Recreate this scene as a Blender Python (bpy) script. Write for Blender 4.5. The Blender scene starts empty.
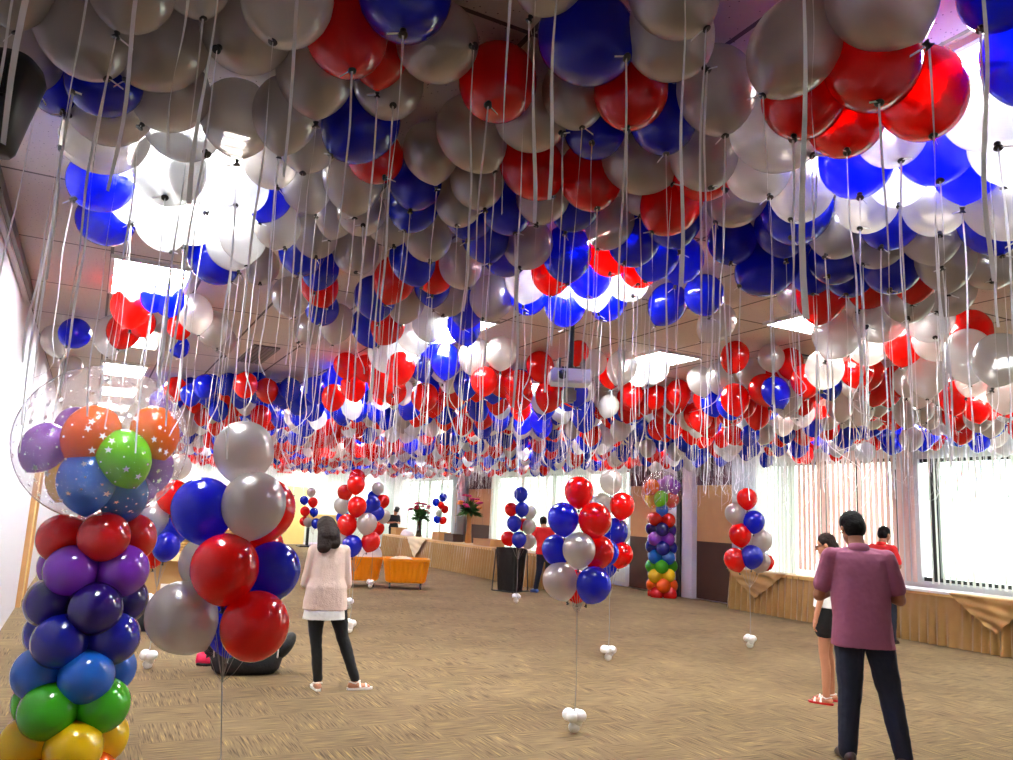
import bpy, bmesh, math, random
from math import sin, cos, pi, radians, sqrt, atan2
from mathutils import Vector, Matrix, Euler, noise

random.seed(7)
sc = bpy.context.scene
col = sc.collection
HC = 1.6          # camera height
CEIL = 3.4        # ceiling height
# ------------------------------------------------------------------ camera geometry
FP = 788.0
CXP, CYP = 506.5, 380.0
UPc = Vector((.0476, -.9837, .1695)).normalized()
YC = Vector((88 - CXP, 497 - CYP, FP)).normalized()
YC = (YC - UPc * YC.dot(UPc)).normalized()
XC = YC.cross(UPc)
if XC.x < 0: XC = -XC
MW = Matrix((XC, YC, UPc))          # camera (u right, v down, w forward) -> world
CAM = Vector((0, 0, HC))
def ray(x, y): return MW @ Vector(((x - CXP) / FP, (y - CYP) / FP, 1.0))
def proj(p):
    c = MW.transposed() @ (Vector(p) - CAM)
    if c.z <= 0.05: return None
    return (CXP + FP * c.x / c.z, CYP + FP * c.y / c.z, c.z)
def atz(x, y, z):
    d = ray(x, y); return CAM + d * ((z - HC) / d.z)
def atd(x, y, depth): return CAM + ray(x, y) * depth

cam_d = bpy.data.cameras.new('camera'); cam = bpy.data.objects.new('camera', cam_d); col.objects.link(cam)
a, b, c = MW @ Vector((1, 0, 0)), MW @ Vector((0, -1, 0)), MW @ Vector((0, 0, -1))
cam.matrix_world = Matrix(((a.x, b.x, c.x, 0), (a.y, b.y, c.y, 0), (a.z, b.z, c.z, HC), (0, 0, 0, 1)))
cam_d.sensor_fit = 'HORIZONTAL'; cam_d.sensor_width = 36; cam_d.lens = FP / 1013 * 36
cam_d.clip_start = .05; cam_d.clip_end = 300
sc.camera = cam

# ------------------------------------------------------------------ materials
def srgb(r, g, b):
    f = lambda v: ((v / 255) / 12.92) if v / 255 <= .04045 else (((v / 255) + .055) / 1.055) ** 2.4
    return (f(r), f(g), f(b), 1)
def new_mat(name):
    m = bpy.data.materials.new(name); m.use_nodes = True
    nt = m.node_tree; nt.nodes.clear()
    return m, nt, nt.nodes.new('ShaderNodeOutputMaterial')
def pmat(name, colr, rough=.5, metal=0, coat=0, spec=.5, bump=None, sheen=0, vary=None):
    m, nt, out = new_mat(name)
    p = nt.nodes.new('ShaderNodeBsdfPrincipled')
    p.inputs['Base Color'].default_value = colr
    p.inputs['Roughness'].default_value = rough
    p.inputs['Metallic'].default_value = metal
    p.inputs['Coat Weight'].default_value = coat
    p.inputs['Coat Roughness'].default_value = .05
    p.inputs['Specular IOR Level'].default_value = spec
    p.inputs['Sheen Weight'].default_value = sheen
    tc = nt.nodes.new('ShaderNodeTexCoord')
    if vary:
        n = nt.nodes.new('ShaderNodeTexNoise'); n.inputs['Scale'].default_value = vary[0]
        r = nt.nodes.new('ShaderNodeMixRGB'); r.inputs[1].default_value = colr; r.inputs[2].default_value = vary[1]
        nt.links.new(tc.outputs['Object'], n.inputs['Vector']); nt.links.new(n.outputs['Fac'], r.inputs[0])
        nt.links.new(r.outputs[0], p.inputs['Base Color'])
    if bump:
        n = nt.nodes.new('ShaderNodeTexNoise'); n.inputs['Scale'].default_value = bump[0]
        bp = nt.nodes.new('ShaderNodeBump'); bp.inputs['Strength'].default_value = bump[1]; bp.inputs['Distance'].default_value = .02
        nt.links.new(tc.outputs['Object'], n.inputs['Vector']); nt.links.new(n.outputs['Fac'], bp.inputs['Height'])
        nt.links.new(bp.outputs[0], p.inputs['Normal'])
    nt.links.new(p.outputs[0], out.inputs[0])
    return m
def balloon_mat(name, colr, thru, transl=.25, transp=.12, rough=.12, metal=0, coat=.6):
    m, nt, out = new_mat(name)
    p = nt.nodes.new('ShaderNodeBsdfPrincipled')
    p.inputs['Base Color'].default_value = colr; p.inputs['Roughness'].default_value = rough
    p.inputs['Metallic'].default_value = metal
    p.inputs['Coat Weight'].default_value = coat; p.inputs['Coat Roughness'].default_value = .04
    t = nt.nodes.new('ShaderNodeBsdfTranslucent'); t.inputs[0].default_value = thru
    q = nt.nodes.new('ShaderNodeBsdfTransparent'); q.inputs[0].default_value = thru
    m1 = nt.nodes.new('ShaderNodeMixShader'); m1.inputs[0].default_value = transl
    m2 = nt.nodes.new('ShaderNodeMixShader'); m2.inputs[0].default_value = transp
    nt.links.new(p.outputs[0], m1.inputs[1]); nt.links.new(t.outputs[0], m1.inputs[2])
    nt.links.new(m1.outputs[0], m2.inputs[1]); nt.links.new(q.outputs[0], m2.inputs[2])
    nt.links.new(m2.outputs[0], out.inputs[0])
    return m
def emis(name, colr, s):
    m, nt, out = new_mat(name)
    e = nt.nodes.new('ShaderNodeEmission'); e.inputs[0].default_value = colr; e.inputs[1].default_value = s
    nt.links.new(e.outputs[0], out.inputs[0]); return m

BM = {
 'R': balloon_mat('red_latex', srgb(226, 8, 5), srgb(255, 40, 25), .22, .12),
 'B': balloon_mat('blue_latex', srgb(4, 20, 178), srgb(30, 80, 255), .22, .12),
 'S': balloon_mat('silver_pearl_latex', srgb(198, 192, 190), srgb(245, 238, 232), .25, .22, rough=.28, metal=.6, coat=.7),
 'W': balloon_mat('white_latex', srgb(240, 240, 240), srgb(250, 250, 250), .35, .18),
 'O': balloon_mat('orange_latex', srgb(245, 95, 10), srgb(255, 150, 40), .15, .0),
 'Y': balloon_mat('yellow_latex', srgb(245, 200, 10), srgb(255, 220, 60), .15, .0),
 'G': balloon_mat('green_latex', srgb(60, 175, 20), srgb(120, 220, 60), .15, .0),
 'L': balloon_mat('lime_latex', srgb(115, 210, 20), srgb(150, 230, 60), .15, .0),
 'A': balloon_mat('azure_latex', srgb(20, 100, 200), srgb(60, 150, 230), .15, .0),
 'N': balloon_mat('navy_latex', srgb(10, 20, 140), srgb(30, 40, 190), .12, .0),
 'I': balloon_mat('indigo_latex', srgb(32, 5, 100), srgb(60, 20, 150), .12, .0),
 'P': balloon_mat('purple_latex', srgb(125, 45, 180), srgb(160, 90, 220), .15, .0),
 'V': balloon_mat('lilac_latex', srgb(150, 90, 200), srgb(190, 140, 230), .15, .0),
 'D': balloon_mat('solid_red_latex', srgb(215, 12, 8), srgb(240, 40, 30), .12, .0),
}
M = {
 'knot': pmat('dark_latex_knot', srgb(28, 26, 30), .35),
 
 'string': pmat('grey_string', srgb(150, 145, 140), .5),
 'wall': pmat('white_wall', srgb(218, 218, 226), .5, bump=(3, .05)),
 'farwall': pmat('pale_far_wall', srgb(200, 210, 202), .6),
 'wood_light': pmat('light_oak_panel', srgb(196, 150, 100), .45, vary=(2.5, srgb(180, 134, 86))),
 'wood_dark': pmat('dark_brown_panel', srgb(70, 42, 30), .5, vary=(3, srgb(58, 34, 26))),
 'maroon': pmat('maroon_curtain', srgb(88, 58, 66), .8),
 'door': pmat('yellow_wood_door', srgb(226, 196, 120), .5),
 'black': pmat('black_plastic', srgb(20, 22, 26), .35),
 'blackfab': pmat('black_fabric', srgb(18, 18, 20), .8, bump=(40, .3)),
 'bag': pmat('black_bin_liner', srgb(22, 22, 26), .3, bump=(9, 1.0)),
 'frame': pmat('dark_window_frame', srgb(22, 20, 20), .4),
 'alu': pmat('brushed_aluminium', srgb(190, 192, 196), .35, metal=.7),
 'darkrail': pmat('dark_bronze_rail', srgb(60, 52, 52), .4, metal=.4),
 'steel': pmat('grey_column', srgb(165, 172, 185), .35, metal=.4),
 'white_col': pmat('lavender_white_column', srgb(222, 216, 232), .5),
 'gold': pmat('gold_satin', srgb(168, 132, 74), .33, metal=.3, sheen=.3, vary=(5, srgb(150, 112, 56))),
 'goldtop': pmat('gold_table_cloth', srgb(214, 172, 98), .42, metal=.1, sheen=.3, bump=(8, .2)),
 'whitecloth': pmat('white_table_cloth', srgb(240, 240, 242), .6, bump=(10, .2)),
 'creamcloth': pmat('cream_cloth', srgb(240, 226, 184), .6, bump=(10, .2)),
 'orangetub': pmat('orange_plastic_tub', srgb(255, 158, 8), .35, coat=.2),
 'skin': pmat('skin', srgb(190, 130, 98), .55),
 'skin_d': pmat('tan_skin', srgb(150, 98, 70), .55),
 'hair': pmat('black_hair', srgb(14, 12, 12), .75, spec=.15, bump=(30, .5)),
 'hair_b': pmat('dark_brown_hair', srgb(34, 20, 17), .65, spec=.2, bump=(30, .5)),
 'sweater': pmat('pale_pink_knit', srgb(222, 196, 182), .9, bump=(120, .25)),
 'blouse': pmat('white_blouse', srgb(240, 240, 236), .8, bump=(12, .4)),
 'blackpants': pmat('black_trousers', srgb(14, 14, 18), .8, bump=(14, .5)),
 'jeans': pmat('dark_blue_jeans', srgb(16, 20, 38), .85, bump=(12, .5), vary=(7, srgb(22, 28, 52))),
 'mauve': pmat('mauve_polo_cotton', srgb(150, 86, 112), .9, bump=(10, .4), vary=(30, srgb(140, 76, 102))),
 'redshirt': pmat('red_shirt', srgb(205, 12, 16), .85, bump=(10, .4)),
 'sandal': pmat('white_sandal', srgb(235, 228, 220), .5),
 'redsandal': pmat('red_sandal_sole', srgb(200, 20, 30), .4),
 'shoeblue': pmat('blue_trainer', srgb(60, 90, 160), .5),
 'brownshoe': pmat('brown_shoe', srgb(60, 40, 34), .5),
 'pink': pmat('pink_fabric', srgb(235, 20, 80), .6),
 'cardboard': pmat('cardboard', srgb(190, 150, 95), .7, vary=(3, srgb(176, 136, 84))),
 'leaf': pmat('green_leaves', srgb(50, 100, 40), .5),
 'petal_pink': pmat('magenta_petals', srgb(190, 30, 110), .5),
 'petal_red': pmat('crimson_petals', srgb(170, 20, 60), .5),
 'petal_or': pmat('orange_petals', srgb(240, 150, 60), .5),
 'vase_d': pmat('dark_vase', srgb(40, 28, 24), .2, coat=.5),
 'vase_t': pmat('tan_vase', srgb(180, 120, 60), .3, coat=.5),
 'redsign': pmat('red_sign', srgb(205, 30, 30), .5),
 'silver': pmat('silver_casing', srgb(205, 208, 214), .3, metal=.3),
 'eye': pmat('dark_eye', srgb(15, 10, 10), .1),
 'star': pmat('white_star_print', srgb(250, 250, 250), .5),
 'lamp': emis('lamp_diffuser', (.97, 1, .99, 1), 66),
 'lampframe': pmat('white_lamp_frame', srgb(230, 230, 230), .4),
 'vent': pmat('grey_vent', srgb(120, 118, 116), .5),
}
# glass, clear bubble, blinds
m, nt, out = new_mat('clear_bubble'); M['bubble'] = m
g = nt.nodes.new('ShaderNodeBsdfGlossy'); g.inputs['Roughness'].default_value = .04
t = nt.nodes.new('ShaderNodeBsdfTransparent'); t.inputs[0].default_value = (.97, .97, .98, 1)
d = nt.nodes.new('ShaderNodeBsdfTranslucent'); d.inputs[0].default_value = (1, 1, 1, 1)
lw = nt.nodes.new('ShaderNodeLayerWeight'); lw.inputs[0].default_value = .012
m1 = nt.nodes.new('ShaderNodeMixShader'); m2 = nt.nodes.new('ShaderNodeMixShader'); m2.inputs[0].default_value = .19
nt.links.new(lw.outputs['Fresnel'], m1.inputs[0]); nt.links.new(t.outputs[0], m1.inputs[1]); nt.links.new(g.outputs[0], m1.inputs[2])
nt.links.new(m1.outputs[0], m2.inputs[1]); nt.links.new(d.outputs[0], m2.inputs[2]); nt.links.new(m2.outputs[0], out.inputs[0])
m, nt, out = new_mat('window_glass'); M['glass'] = m
g = nt.nodes.new('ShaderNodeBsdfGlossy'); g.inputs['Roughness'].default_value = .02
t = nt.nodes.new('ShaderNodeBsdfTransparent'); t.inputs[0].default_value = (.93, .97, .95, 1)
m1 = nt.nodes.new('ShaderNodeMixShader'); m1.inputs[0].default_value = .06
nt.links.new(t.outputs[0], m1.inputs[1]); nt.links.new(g.outputs[0], m1.inputs[2]); nt.links.new(m1.outputs[0], out.inputs[0])
def blind_mat(name, c1, c2, f):
    m, nt, out = new_mat(name)
    d = nt.nodes.new('ShaderNodeBsdfDiffuse'); d.inputs[0].default_value = c1
    t = nt.nodes.new('ShaderNodeBsdfTranslucent'); t.inputs[0].default_value = c2
    x = nt.nodes.new('ShaderNodeMixShader'); x.inputs[0].default_value = f
    nt.links.new(d.outputs[0], x.inputs[1]); nt.links.new(t.outputs[0], x.inputs[2]); nt.links.new(x.outputs[0], out.inputs[0])
    return m
M['blind_white'] = blind_mat('white_vertical_blind', srgb(235, 235, 232), srgb(200, 204, 192), .24)
M['blind_pink'] = blind_mat('pinkish_vertical_blind', srgb(222, 200, 194), srgb(214, 160, 148), .22)
M['ribbon'] = blind_mat('white_curling_ribbon', srgb(245, 244, 250), srgb(250, 250, 250), .4)
M['blind_grey'] = blind_mat('grey_vertical_blind', srgb(200, 202, 205), srgb(215, 215, 215), .25)
# carpet: tiles of turned streaks
m, nt, out = new_mat('brown_streak_carpet'); M['carpet'] = m
L = nt.links.new
tc = nt.nodes.new('ShaderNodeTexCoord')
rot = nt.nodes.new('ShaderNodeMapping'); rot.inputs['Rotation'].default_value = (0, 0, radians(0)); L(tc.outputs['Object'], rot.inputs['Vector'])
ck = nt.nodes.new('ShaderNodeTexChecker'); ck.inputs['Scale'].default_value = 2.0; L(rot.outputs[0], ck.inputs['Vector'])
def streak(sx, sy):
    mp = nt.nodes.new('ShaderNodeMapping'); mp.inputs['Scale'].default_value = (sx, sy, 1); L(rot.outputs[0], mp.inputs['Vector'])
    n = nt.nodes.new('ShaderNodeTexNoise'); n.inputs['Scale'].default_value = 1; n.inputs['Detail'].default_value = 2; L(mp.outputs[0], n.inputs['Vector'])
    return n
na, nb = streak(4, 85), streak(85, 4)
mx = nt.nodes.new('ShaderNodeMixRGB'); L(ck.outputs['Fac'], mx.inputs[0]); L(na.outputs['Fac'], mx.inputs[1]); L(nb.outputs['Fac'], mx.inputs[2])
cr = nt.nodes.new('ShaderNodeValToRGB'); L(mx.outputs[0], cr.inputs[0])
e = cr.color_ramp.elements
e[0].position = .3; e[0].color = srgb(68, 54, 37); e[1].position = .72; e[1].color = srgb(157, 131, 80)
x = cr.color_ramp.elements.new(.44); x.color = srgb(108, 90, 66)
x = cr.color_ramp.elements.new(.6); x.color = srgb(119, 100, 71)
nl = nt.nodes.new('ShaderNodeTexNoise'); nl.inputs['Scale'].default_value = .9; nl.inputs['Detail'].default_value = 3; L(tc.outputs['Object'], nl.inputs['Vector'])
mm = nt.nodes.new('ShaderNodeMixRGB'); mm.blend_type = 'SOFT_LIGHT'; mm.inputs[0].default_value = .5; L(cr.outputs[0], mm.inputs[1]); L(nl.outputs['Fac'], mm.inputs[2])
p = nt.nodes.new('ShaderNodeBsdfPrincipled'); p.inputs['Roughness'].default_value = .95; p.inputs['Specular IOR Level'].default_value = .15
L(mm.outputs[0], p.inputs['Base Color'])
bp = nt.nodes.new('ShaderNodeBump'); bp.inputs['Strength'].default_value = .3; bp.inputs['Distance'].default_value = .01
L(mx.outputs[0], bp.inputs['Height']); L(bp.outputs[0], p.inputs['Normal']); L(p.outputs[0], out.inputs[0])
# ceiling tiles
m, nt, out = new_mat('pinholed_ceiling_tile'); M['ceil'] = m
L = nt.links.new
tc = nt.nodes.new('ShaderNodeTexCoord')
br = nt.nodes.new('ShaderNodeTexBrick'); br.offset = 0; br.squash = 1
br.inputs['Scale'].default_value = 1; br.inputs['Mortar Size'].default_value = .011; br.inputs['Mortar Smooth'].default_value = 0
br.inputs['Brick Width'].default_value = .665; br.inputs['Row Height'].default_value = 1.325
br.inputs['Color1'].default_value = srgb(216, 206, 198); br.inputs['Color2'].default_value = srgb(208, 198, 192); br.inputs['Mortar'].default_value = srgb(100, 92, 90)
mp = nt.nodes.new('ShaderNodeMapping'); mp.inputs['Location'].default_value = (.06, .25, 0); L(tc.outputs['Object'], mp.inputs['Vector']); L(mp.outputs[0], br.inputs['Vector'])
vo = nt.nodes.new('ShaderNodeTexVoronoi'); vo.inputs['Scale'].default_value = 38; L(tc.outputs['Object'], vo.inputs['Vector'])
lt = nt.nodes.new('ShaderNodeMath'); lt.operation = 'LESS_THAN'; lt.inputs[1].default_value = .12; L(vo.outputs['Distance'], lt.inputs[0])
mx = nt.nodes.new('ShaderNodeMixRGB'); L(lt.outputs[0], mx.inputs[0]); L(br.outputs['Color'], mx.inputs[1]); mx.inputs[2].default_value = srgb(110, 96, 92)
p = nt.nodes.new('ShaderNodeBsdfPrincipled'); p.inputs['Roughness'].default_value = .9
L(mx.outputs[0], p.inputs['Base Color']); L(p.outputs[0], out.inputs[0])

# ------------------------------------------------------------------ object helpers
def link(name, me, mats, parent=None, smooth=False):
    o = bpy.data.objects.new(name, me)
    if not isinstance(mats, (list, tuple)): mats = [mats]
    if len(me.materials) == 0:
        for x in mats: me.materials.append(x)
    col.objects.link(o)
    if parent is not None: o.parent = parent
    if smooth and len(me.polygons): me.polygons.foreach_set('use_smooth', [True] * len(me.polygons))
    return o
def obj(name, bm, mats, parent=None, smooth=False):
    me = bpy.data.meshes.new(name); bmesh.ops.recalc_face_normals(bm, faces=bm.faces) if False else None
    bm.to_mesh(me); bm.free(); return link(name, me, mats, parent, smooth)
def tag(o, label=None, cat=None, group=None, kind=None):
    if label: o['label'] = label
    if cat: o['category'] = cat
    if group: o['group'] = group
    if kind: o['kind'] = kind
    return o
def thing(name, label, cat, loc=(0, 0, 0), rz=0, group=None):
    o = bpy.data.objects.new(name, None); col.objects.link(o); o.location = loc; o.rotation_euler = (0, 0, rz)
    o.empty_display_size = .1
    return tag(o, label, cat, group)
def box(bm, x0, x1, y0, y1, z0, z1, bev=0, mi=0, mtx=None):
    vs = [bm.verts.new(v) for v in ((x0,y0,z0),(x1,y0,z0),(x1,y1,z0),(x0,y1,z0),(x0,y0,z1),(x1,y0,z1),(x1,y1,z1),(x0,y1,z1))]
    fs = [bm.faces.new([vs[i] for i in f]) for f in ((3,2,1,0),(4,5,6,7),(0,1,5,4),(1,2,6,5),(2,3,7,6),(3,0,4,7))]
    for f in fs: f.material_index = mi
    if bev:
        es = set(e for f in fs for e in f.edges)
        r = bmesh.ops.bevel(bm, geom=list(es), offset=bev, segments=2, affect='EDGES', clamp_overlap=True)
        for f in r['faces']: f.material_index = mi
        vs = list({v for f in r['faces'] for v in f.verts} | {v for v in vs if v.is_valid})
    if mtx is not None:
        for v in vs: v.co = mtx @ v.co
    return vs
def frame_of(d):
    d = d.normalized(); h = Vector((0, 0, 1)) if abs(d.z) < .95 else Vector((1, 0, 0))
    u = d.cross(h).normalized(); return u, u.cross(d).normalized(), d
def ring_loft(bm, rings, caps=True, mi=0):
    rs = [[bm.verts.new(p) for p in r] for r in rings]
    n = len(rs[0])
    for a, b in zip(rs, rs[1:]):
        for i in range(n):
            bm.faces.new((a[i], a[(i + 1) % n], b[(i + 1) % n], b[i])).material_index = mi
    if caps:
        bm.faces.new(rs[0][::-1]).material_index = mi; bm.faces.new(rs[-1]).material_index = mi
    return rs
def tube(bm, pts, rad, seg=8, mi=0):
    pts = [Vector(p) for p in pts]; rings = []
    for i, p in enumerate(pts):
        d = (pts[min(i + 1, len(pts) - 1)] - pts[max(i - 1, 0)])
        u, v, _ = frame_of(d); r = rad[i] if isinstance(rad, (list, tuple)) else rad
        rings.append([p + u * r * cos(2 * pi * k / seg) + v * r * sin(2 * pi * k / seg) for k in range(seg)])
    ring_loft(bm, rings, mi=mi)
def capsule(bm, p0, r0, p1, r1, seg=14, flat=1.0):
    p0, p1 = Vector(p0), Vector(p1); u, v, d = frame_of(p1 - p0)
    rings = []
    for k in range(0, 5):
        t = (k + .25) / 4.5 * pi / 2 if k < 4 else pi / 2
        rings.append((p0 - d * r0 * cos(t), r0 * sin(t)))
    for k in range(0, 5):
        t = pi / 2 - k / 4.3 * pi / 2
        rings.append((p1 + d * r1 * cos(t), r1 * sin(t)))
    ring_loft(bm, [[c + u * r * cos(2 * pi * i / seg) + v * r * flat * sin(2 * pi * i / seg) for i in range(seg)] for c, r in rings])
def ell(bm, c, r, rot=None, seg=20, rg=12):
    R = rot.to_matrix() if rot is not None else Matrix.Identity(3); c = Vector(c)
    rings = []
    for j in range(1, rg):
        t = pi * j / rg
        rings.append([c + R @ Vector((r[0] * sin(t) * cos(2 * pi * i / seg), r[1] * sin(t) * sin(2 * pi * i / seg), -r[2] * cos(t))) for i in range(seg)])
    ring_loft(bm, rings)
def loft(bm, rings, seg=24, ex=2.4):
    out = []
    for (c, rx, ry) in rings:
        c = Vector(c); pts = []
        for i in range(seg):
            t = 2 * pi * i / seg; ct, st = cos(t), sin(t)
            pts.append(c + Vector((rx * math.copysign(abs(ct) ** (2 / ex), ct), ry * math.copysign(abs(st) ** (2 / ex), st), 0)))
        out.append(pts)
    ring_loft(bm, out)
def revolve(bm, prof, seg=28, mi=0, c=(0, 0, 0)):
    rings = [[Vector((r * cos(2 * pi * i / seg) + c[0], r * sin(2 * pi * i / seg) + c[1], z + c[2])) for i in range(seg)] for r, z in prof]
    ring_loft(bm, rings, mi=mi)
def struct(name, bm, mats, parent=None, smooth=False):
    o = obj(name, bm, mats, parent, smooth)
    if parent is None: o['kind'] = 'structure'
    return o

# ------------------------------------------------------------------ world
w = bpy.data.worlds.new('world'); sc.world = w; w.use_nodes = True
nt = w.node_tree; nt.nodes.clear(); L = nt.links.new
out = nt.nodes.new('ShaderNodeOutputWorld'); bg = nt.nodes.new('ShaderNodeBackground')
tc = nt.nodes.new('ShaderNodeTexCoord'); n = nt.nodes.new('ShaderNodeTexNoise'); n.inputs['Scale'].default_value = 9; n.inputs['Detail'].default_value = 5
L(tc.outputs['Generated'], n.inputs['Vector'])
cr = nt.nodes.new('ShaderNodeValToRGB'); e = cr.color_ramp.elements
e[0].position = .4; e[0].color = (.78, .88, .76, 1); e[1].position = .6; e[1].color = (.95, 1, .97, 1)
L(n.outputs['Fac'], cr.inputs[0]); L(cr.outputs[0], bg.inputs[0]); bg.inputs[1].default_value = 6.5
L(bg.outputs[0], out.inputs[0])
sc.view_settings.view_transform = 'Standard'; sc.view_settings.look = 'None'
sc.view_settings.exposure = 0.2; sc.view_settings.gamma = 1.0
try: sc.view_settings.use_curve_mapping = False
except Exception: pass
sc.cycles.use_denoising = True
sc.cycles.max_bounces = 8; sc.cycles.transparent_max_bounces = 16; sc.cycles.diffuse_bounces = 4; sc.cycles.transmission_bounces = 6
sc.cycles.sample_clamp_indirect = 8; sc.cycles.caustics_reflective = False; sc.cycles.caustics_refractive = False
# ------------------------------------------------------------------ room shell
XL, XR, YN, YF = -.72, 12.15, -1.5, 34.0
bm = bmesh.new(); box(bm, XL - .2, XR + .4, YN - .2, YF + .2, -.1, 0); struct('floor', bm, M['carpet'])
bm = bmesh.new(); box(bm, XL - .2, XR + .4, YN - .2, YF + .2, CEIL, CEIL + .1); struct('ceiling', bm, M['ceil'])
bm = bmesh.new(); box(bm, XL - .15, XL, YN, YF, 0, CEIL)
struct('wall_left', bm, M['wall'])
bm = bmesh.new(); box(bm, XL - .15, XR + .3, YF, YF + .15, 0, CEIL); struct('wall_far', bm, M['farwall'])
bm = bmesh.new(); box(bm, XL - .15, XR + .3, YN - .15, YN, 0, CEIL); struct('wall_near', bm, M['wall'])
# right wall: y-segments with window openings
wins = [(2.6, 8.5, .88, 2.86), (8.9, 12.05, .55, 2.9), (16.5, 24.1, .5, 2.9), (27.6, 32.4, .5, 2.9)]
bm = bmesh.new(); y = YN
for (y0, y1, z0, z1) in wins:
    box(bm, XR, XR + .15, y, y0, 0, CEIL); box(bm, XR, XR + .15, y0, y1, 0, z0); box(bm, XR, XR + .15, y0, y1, z1, CEIL); y = y1
box(bm, XR, XR + .15, y, YF, 0, CEIL); struct('wall_right', bm, M['wall'])
for i, (y0, y1, z0, z1) in enumerate(wins):
    bm = bmesh.new()
    box(bm, XR + .06, XR + .13, y0, y1, z0, z0 + .06); box(bm, XR + .06, XR + .13, y0, y1, z1 - .06, z1)
    ys = [y0] + ([8.2] if i == 0 else ([y0 + (y1 - y0) * k / 4 for k in (1, 2, 3)] if y1 - y0 > 3 else [])) + ([] if i < 2 else [y1 - .06])
    for yy in ys: box(bm, XR + .05, XR + .14, yy, yy + (.14 if i == 0 and yy > 8 and yy < 8.4 else .06), z0, z1)
    wf = tag(obj('window_%d' % (i + 1), bm, M['frame']), kind='structure')
    bm = bmesh.new(); box(bm, XR + .09, XR + .1, y0 + .02, y1 - .02, z0 + .03, z1 - .03); obj('pane', bm, M['glass'], wf)
    bpy.context.view_layer.update()
    la = bpy.data.lights.new('window_portal', 'AREA'); la.shape = 'RECTANGLE'; la.size = z1 - z0; la.size_y = y1 - y0
    la.cycles.is_portal = True
    lo = bpy.data.objects.new('window_portal', la); col.objects.link(lo); lo.location = (XR + .35, (y0 + y1) / 2, (z0 + z1) / 2); lo.rotation_euler = (0, radians(90), 0)
# wall panelling between the windows
def panel(y0, y1, n):
    bm = bmesh.new(); box(bm, XR - .03, XR, y0, y1, 0.02, 1.25, mi=0); box(bm, XR - .028, XR, y0, y1, 1.25, 2.48, mi=1)
    for k in range(1, int((y1 - y0) / .6)):
        box(bm, XR - .031, XR - .029, y0 + k * .6, y0 + k * .6 + .006, 1.25, 2.48, mi=0)
    struct('trim_%d' % n, bm, [M['wood_dark'], M['wood_light']])
    bm = bmesh.new(); N = int((y1 - y0) / .03); pts = []
    for k in range(N + 1):
        yy = y0 + (y1 - y0) * k / N; xx = XR - .06 - .03 * sin(k * 1.1) - .01 * sin(k * .37)
        pts.append((bm.verts.new((xx, yy, 2.48)), bm.verts.new((xx, yy, CEIL - .01))))
    for a, b in zip(pts, pts[1:]): bm.faces.new((a[0], b[0], b[1], a[1]))
    return obj('curtain', bm, M['maroon'], smooth=True)
tag(panel(12.75, 13.88, 1), 'short maroon curtain above the wood panel beside the right-hand bouquet', 'curtain')
tag(panel(14.95, 16.35, 2), 'short maroon curtain above the wood panel behind the far rainbow column', 'curtain')
tag(panel(24.2, 27.1, 3), 'short maroon curtain above the wood panel behind the grey column', 'curtain')
bm = bmesh.new(); box(bm, XR - .16, XR, 13.9, 14.25, 0, CEIL, .01, mi=0); box(bm, XR - .2, XR, 14.25, 14.38, 0, CEIL, mi=1); box(bm, XR - .16, XR, 14.38, 14.93, 0, CEIL, .01, mi=0)
struct('trim_4', bm, [M['white_col'], M['frame']])
bm = bmesh.new(); revolve(bm, [(.2, 0), (.2, CEIL)], 28, c=(11.85, 25.95, 0)); struct('trim_5', bm, M['steel'], smooth=True)
# vertical blinds: slats on a head rail
def blinds(y0, y1, ang, mat, label, z0=.86, z1=3.05, pitch=.095, x=XR - .1, openf=None):
    t = thing('vertical_blind', label, 'blind', (x, y0, 0))
    bm = bmesh.new(); box(bm, -.03, .03, 0, y1 - y0, z1, z1 + .05); obj('head_rail', bm, M['alu'], t)
    bm = bmesh.new(); k = 0; yy = .05
    while yy < y1 - y0 - .03:
        a = radians(ang + random.uniform(-5, 5)); w = .052
        dx, dy = w * sin(a), w * cos(a); n = []
        for zz in (z0, z1):
            for s in (-1, -.33, .33, 1):
                bow = .006 * (1 - s * s)
                n.append(bm.verts.new((dx * s + bow * cos(a), yy + dy * s - bow * sin(a), zz)))
        for i in range(3): bm.faces.new((n[i], n[i + 1], n[i + 5], n[i + 4]))
        yy += pitch
    obj('slats', bm, M[mat], t, True)
    return t
blinds(2.2, 8.3, 38, 'blind_white', 'half-open white vertical blind over the bright window at right')
blinds(8.5, 10.98, 12, 'blind_pink', 'closed pinkish vertical blind behind the man in the mauve polo', pitch=.112)
blinds(11.0, 12.04, 8, 'blind_white', 'glowing white vertical blind right of the small bouquet', z0=.5)
blinds(12.06, 12.74, 10, 'blind_grey', 'narrow grey-white pleated blind above the start of the skirted table', z0=.1, pitch=.08)
blinds(16.42, 24.15, 8, 'blind_white', 'long white vertical blind behind the central bouquet', z0=.12)
blinds(27.3, 33.8, 8, 'blind_white', 'white vertical blind in the far right corner', z0=.12)
# left wall fittings
bm = bmesh.new(); box(bm, XL, XL + .07, 4.9, 8.1, CEIL - .1, CEIL - .02, mi=0); box(bm, XL + .01, XL + .04, 4.95, 8.05, CEIL - .13, CEIL - .1, mi=1)
tag(obj('curtain_rail', bm, [M['darkrail'], M['silver']]), 'dark metal rail high on the white left wall', 'rail')
bm = bmesh.new()
for y0 in (13.3, 14.4): box(bm, XL, XL + .06, y0, y0 + .12, 0, 2.1, .005)
box(bm, XL, XL + .06, 13.3, 14.52, 2.1, 2.22, .005); struct('trim_6', bm, M['wood_light'])
bm = bmesh.new(); box(bm, XL, XL + .03, 13.42, 14.4, 0.01, 2.1); struct('door_2', bm, M['door'])
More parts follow.
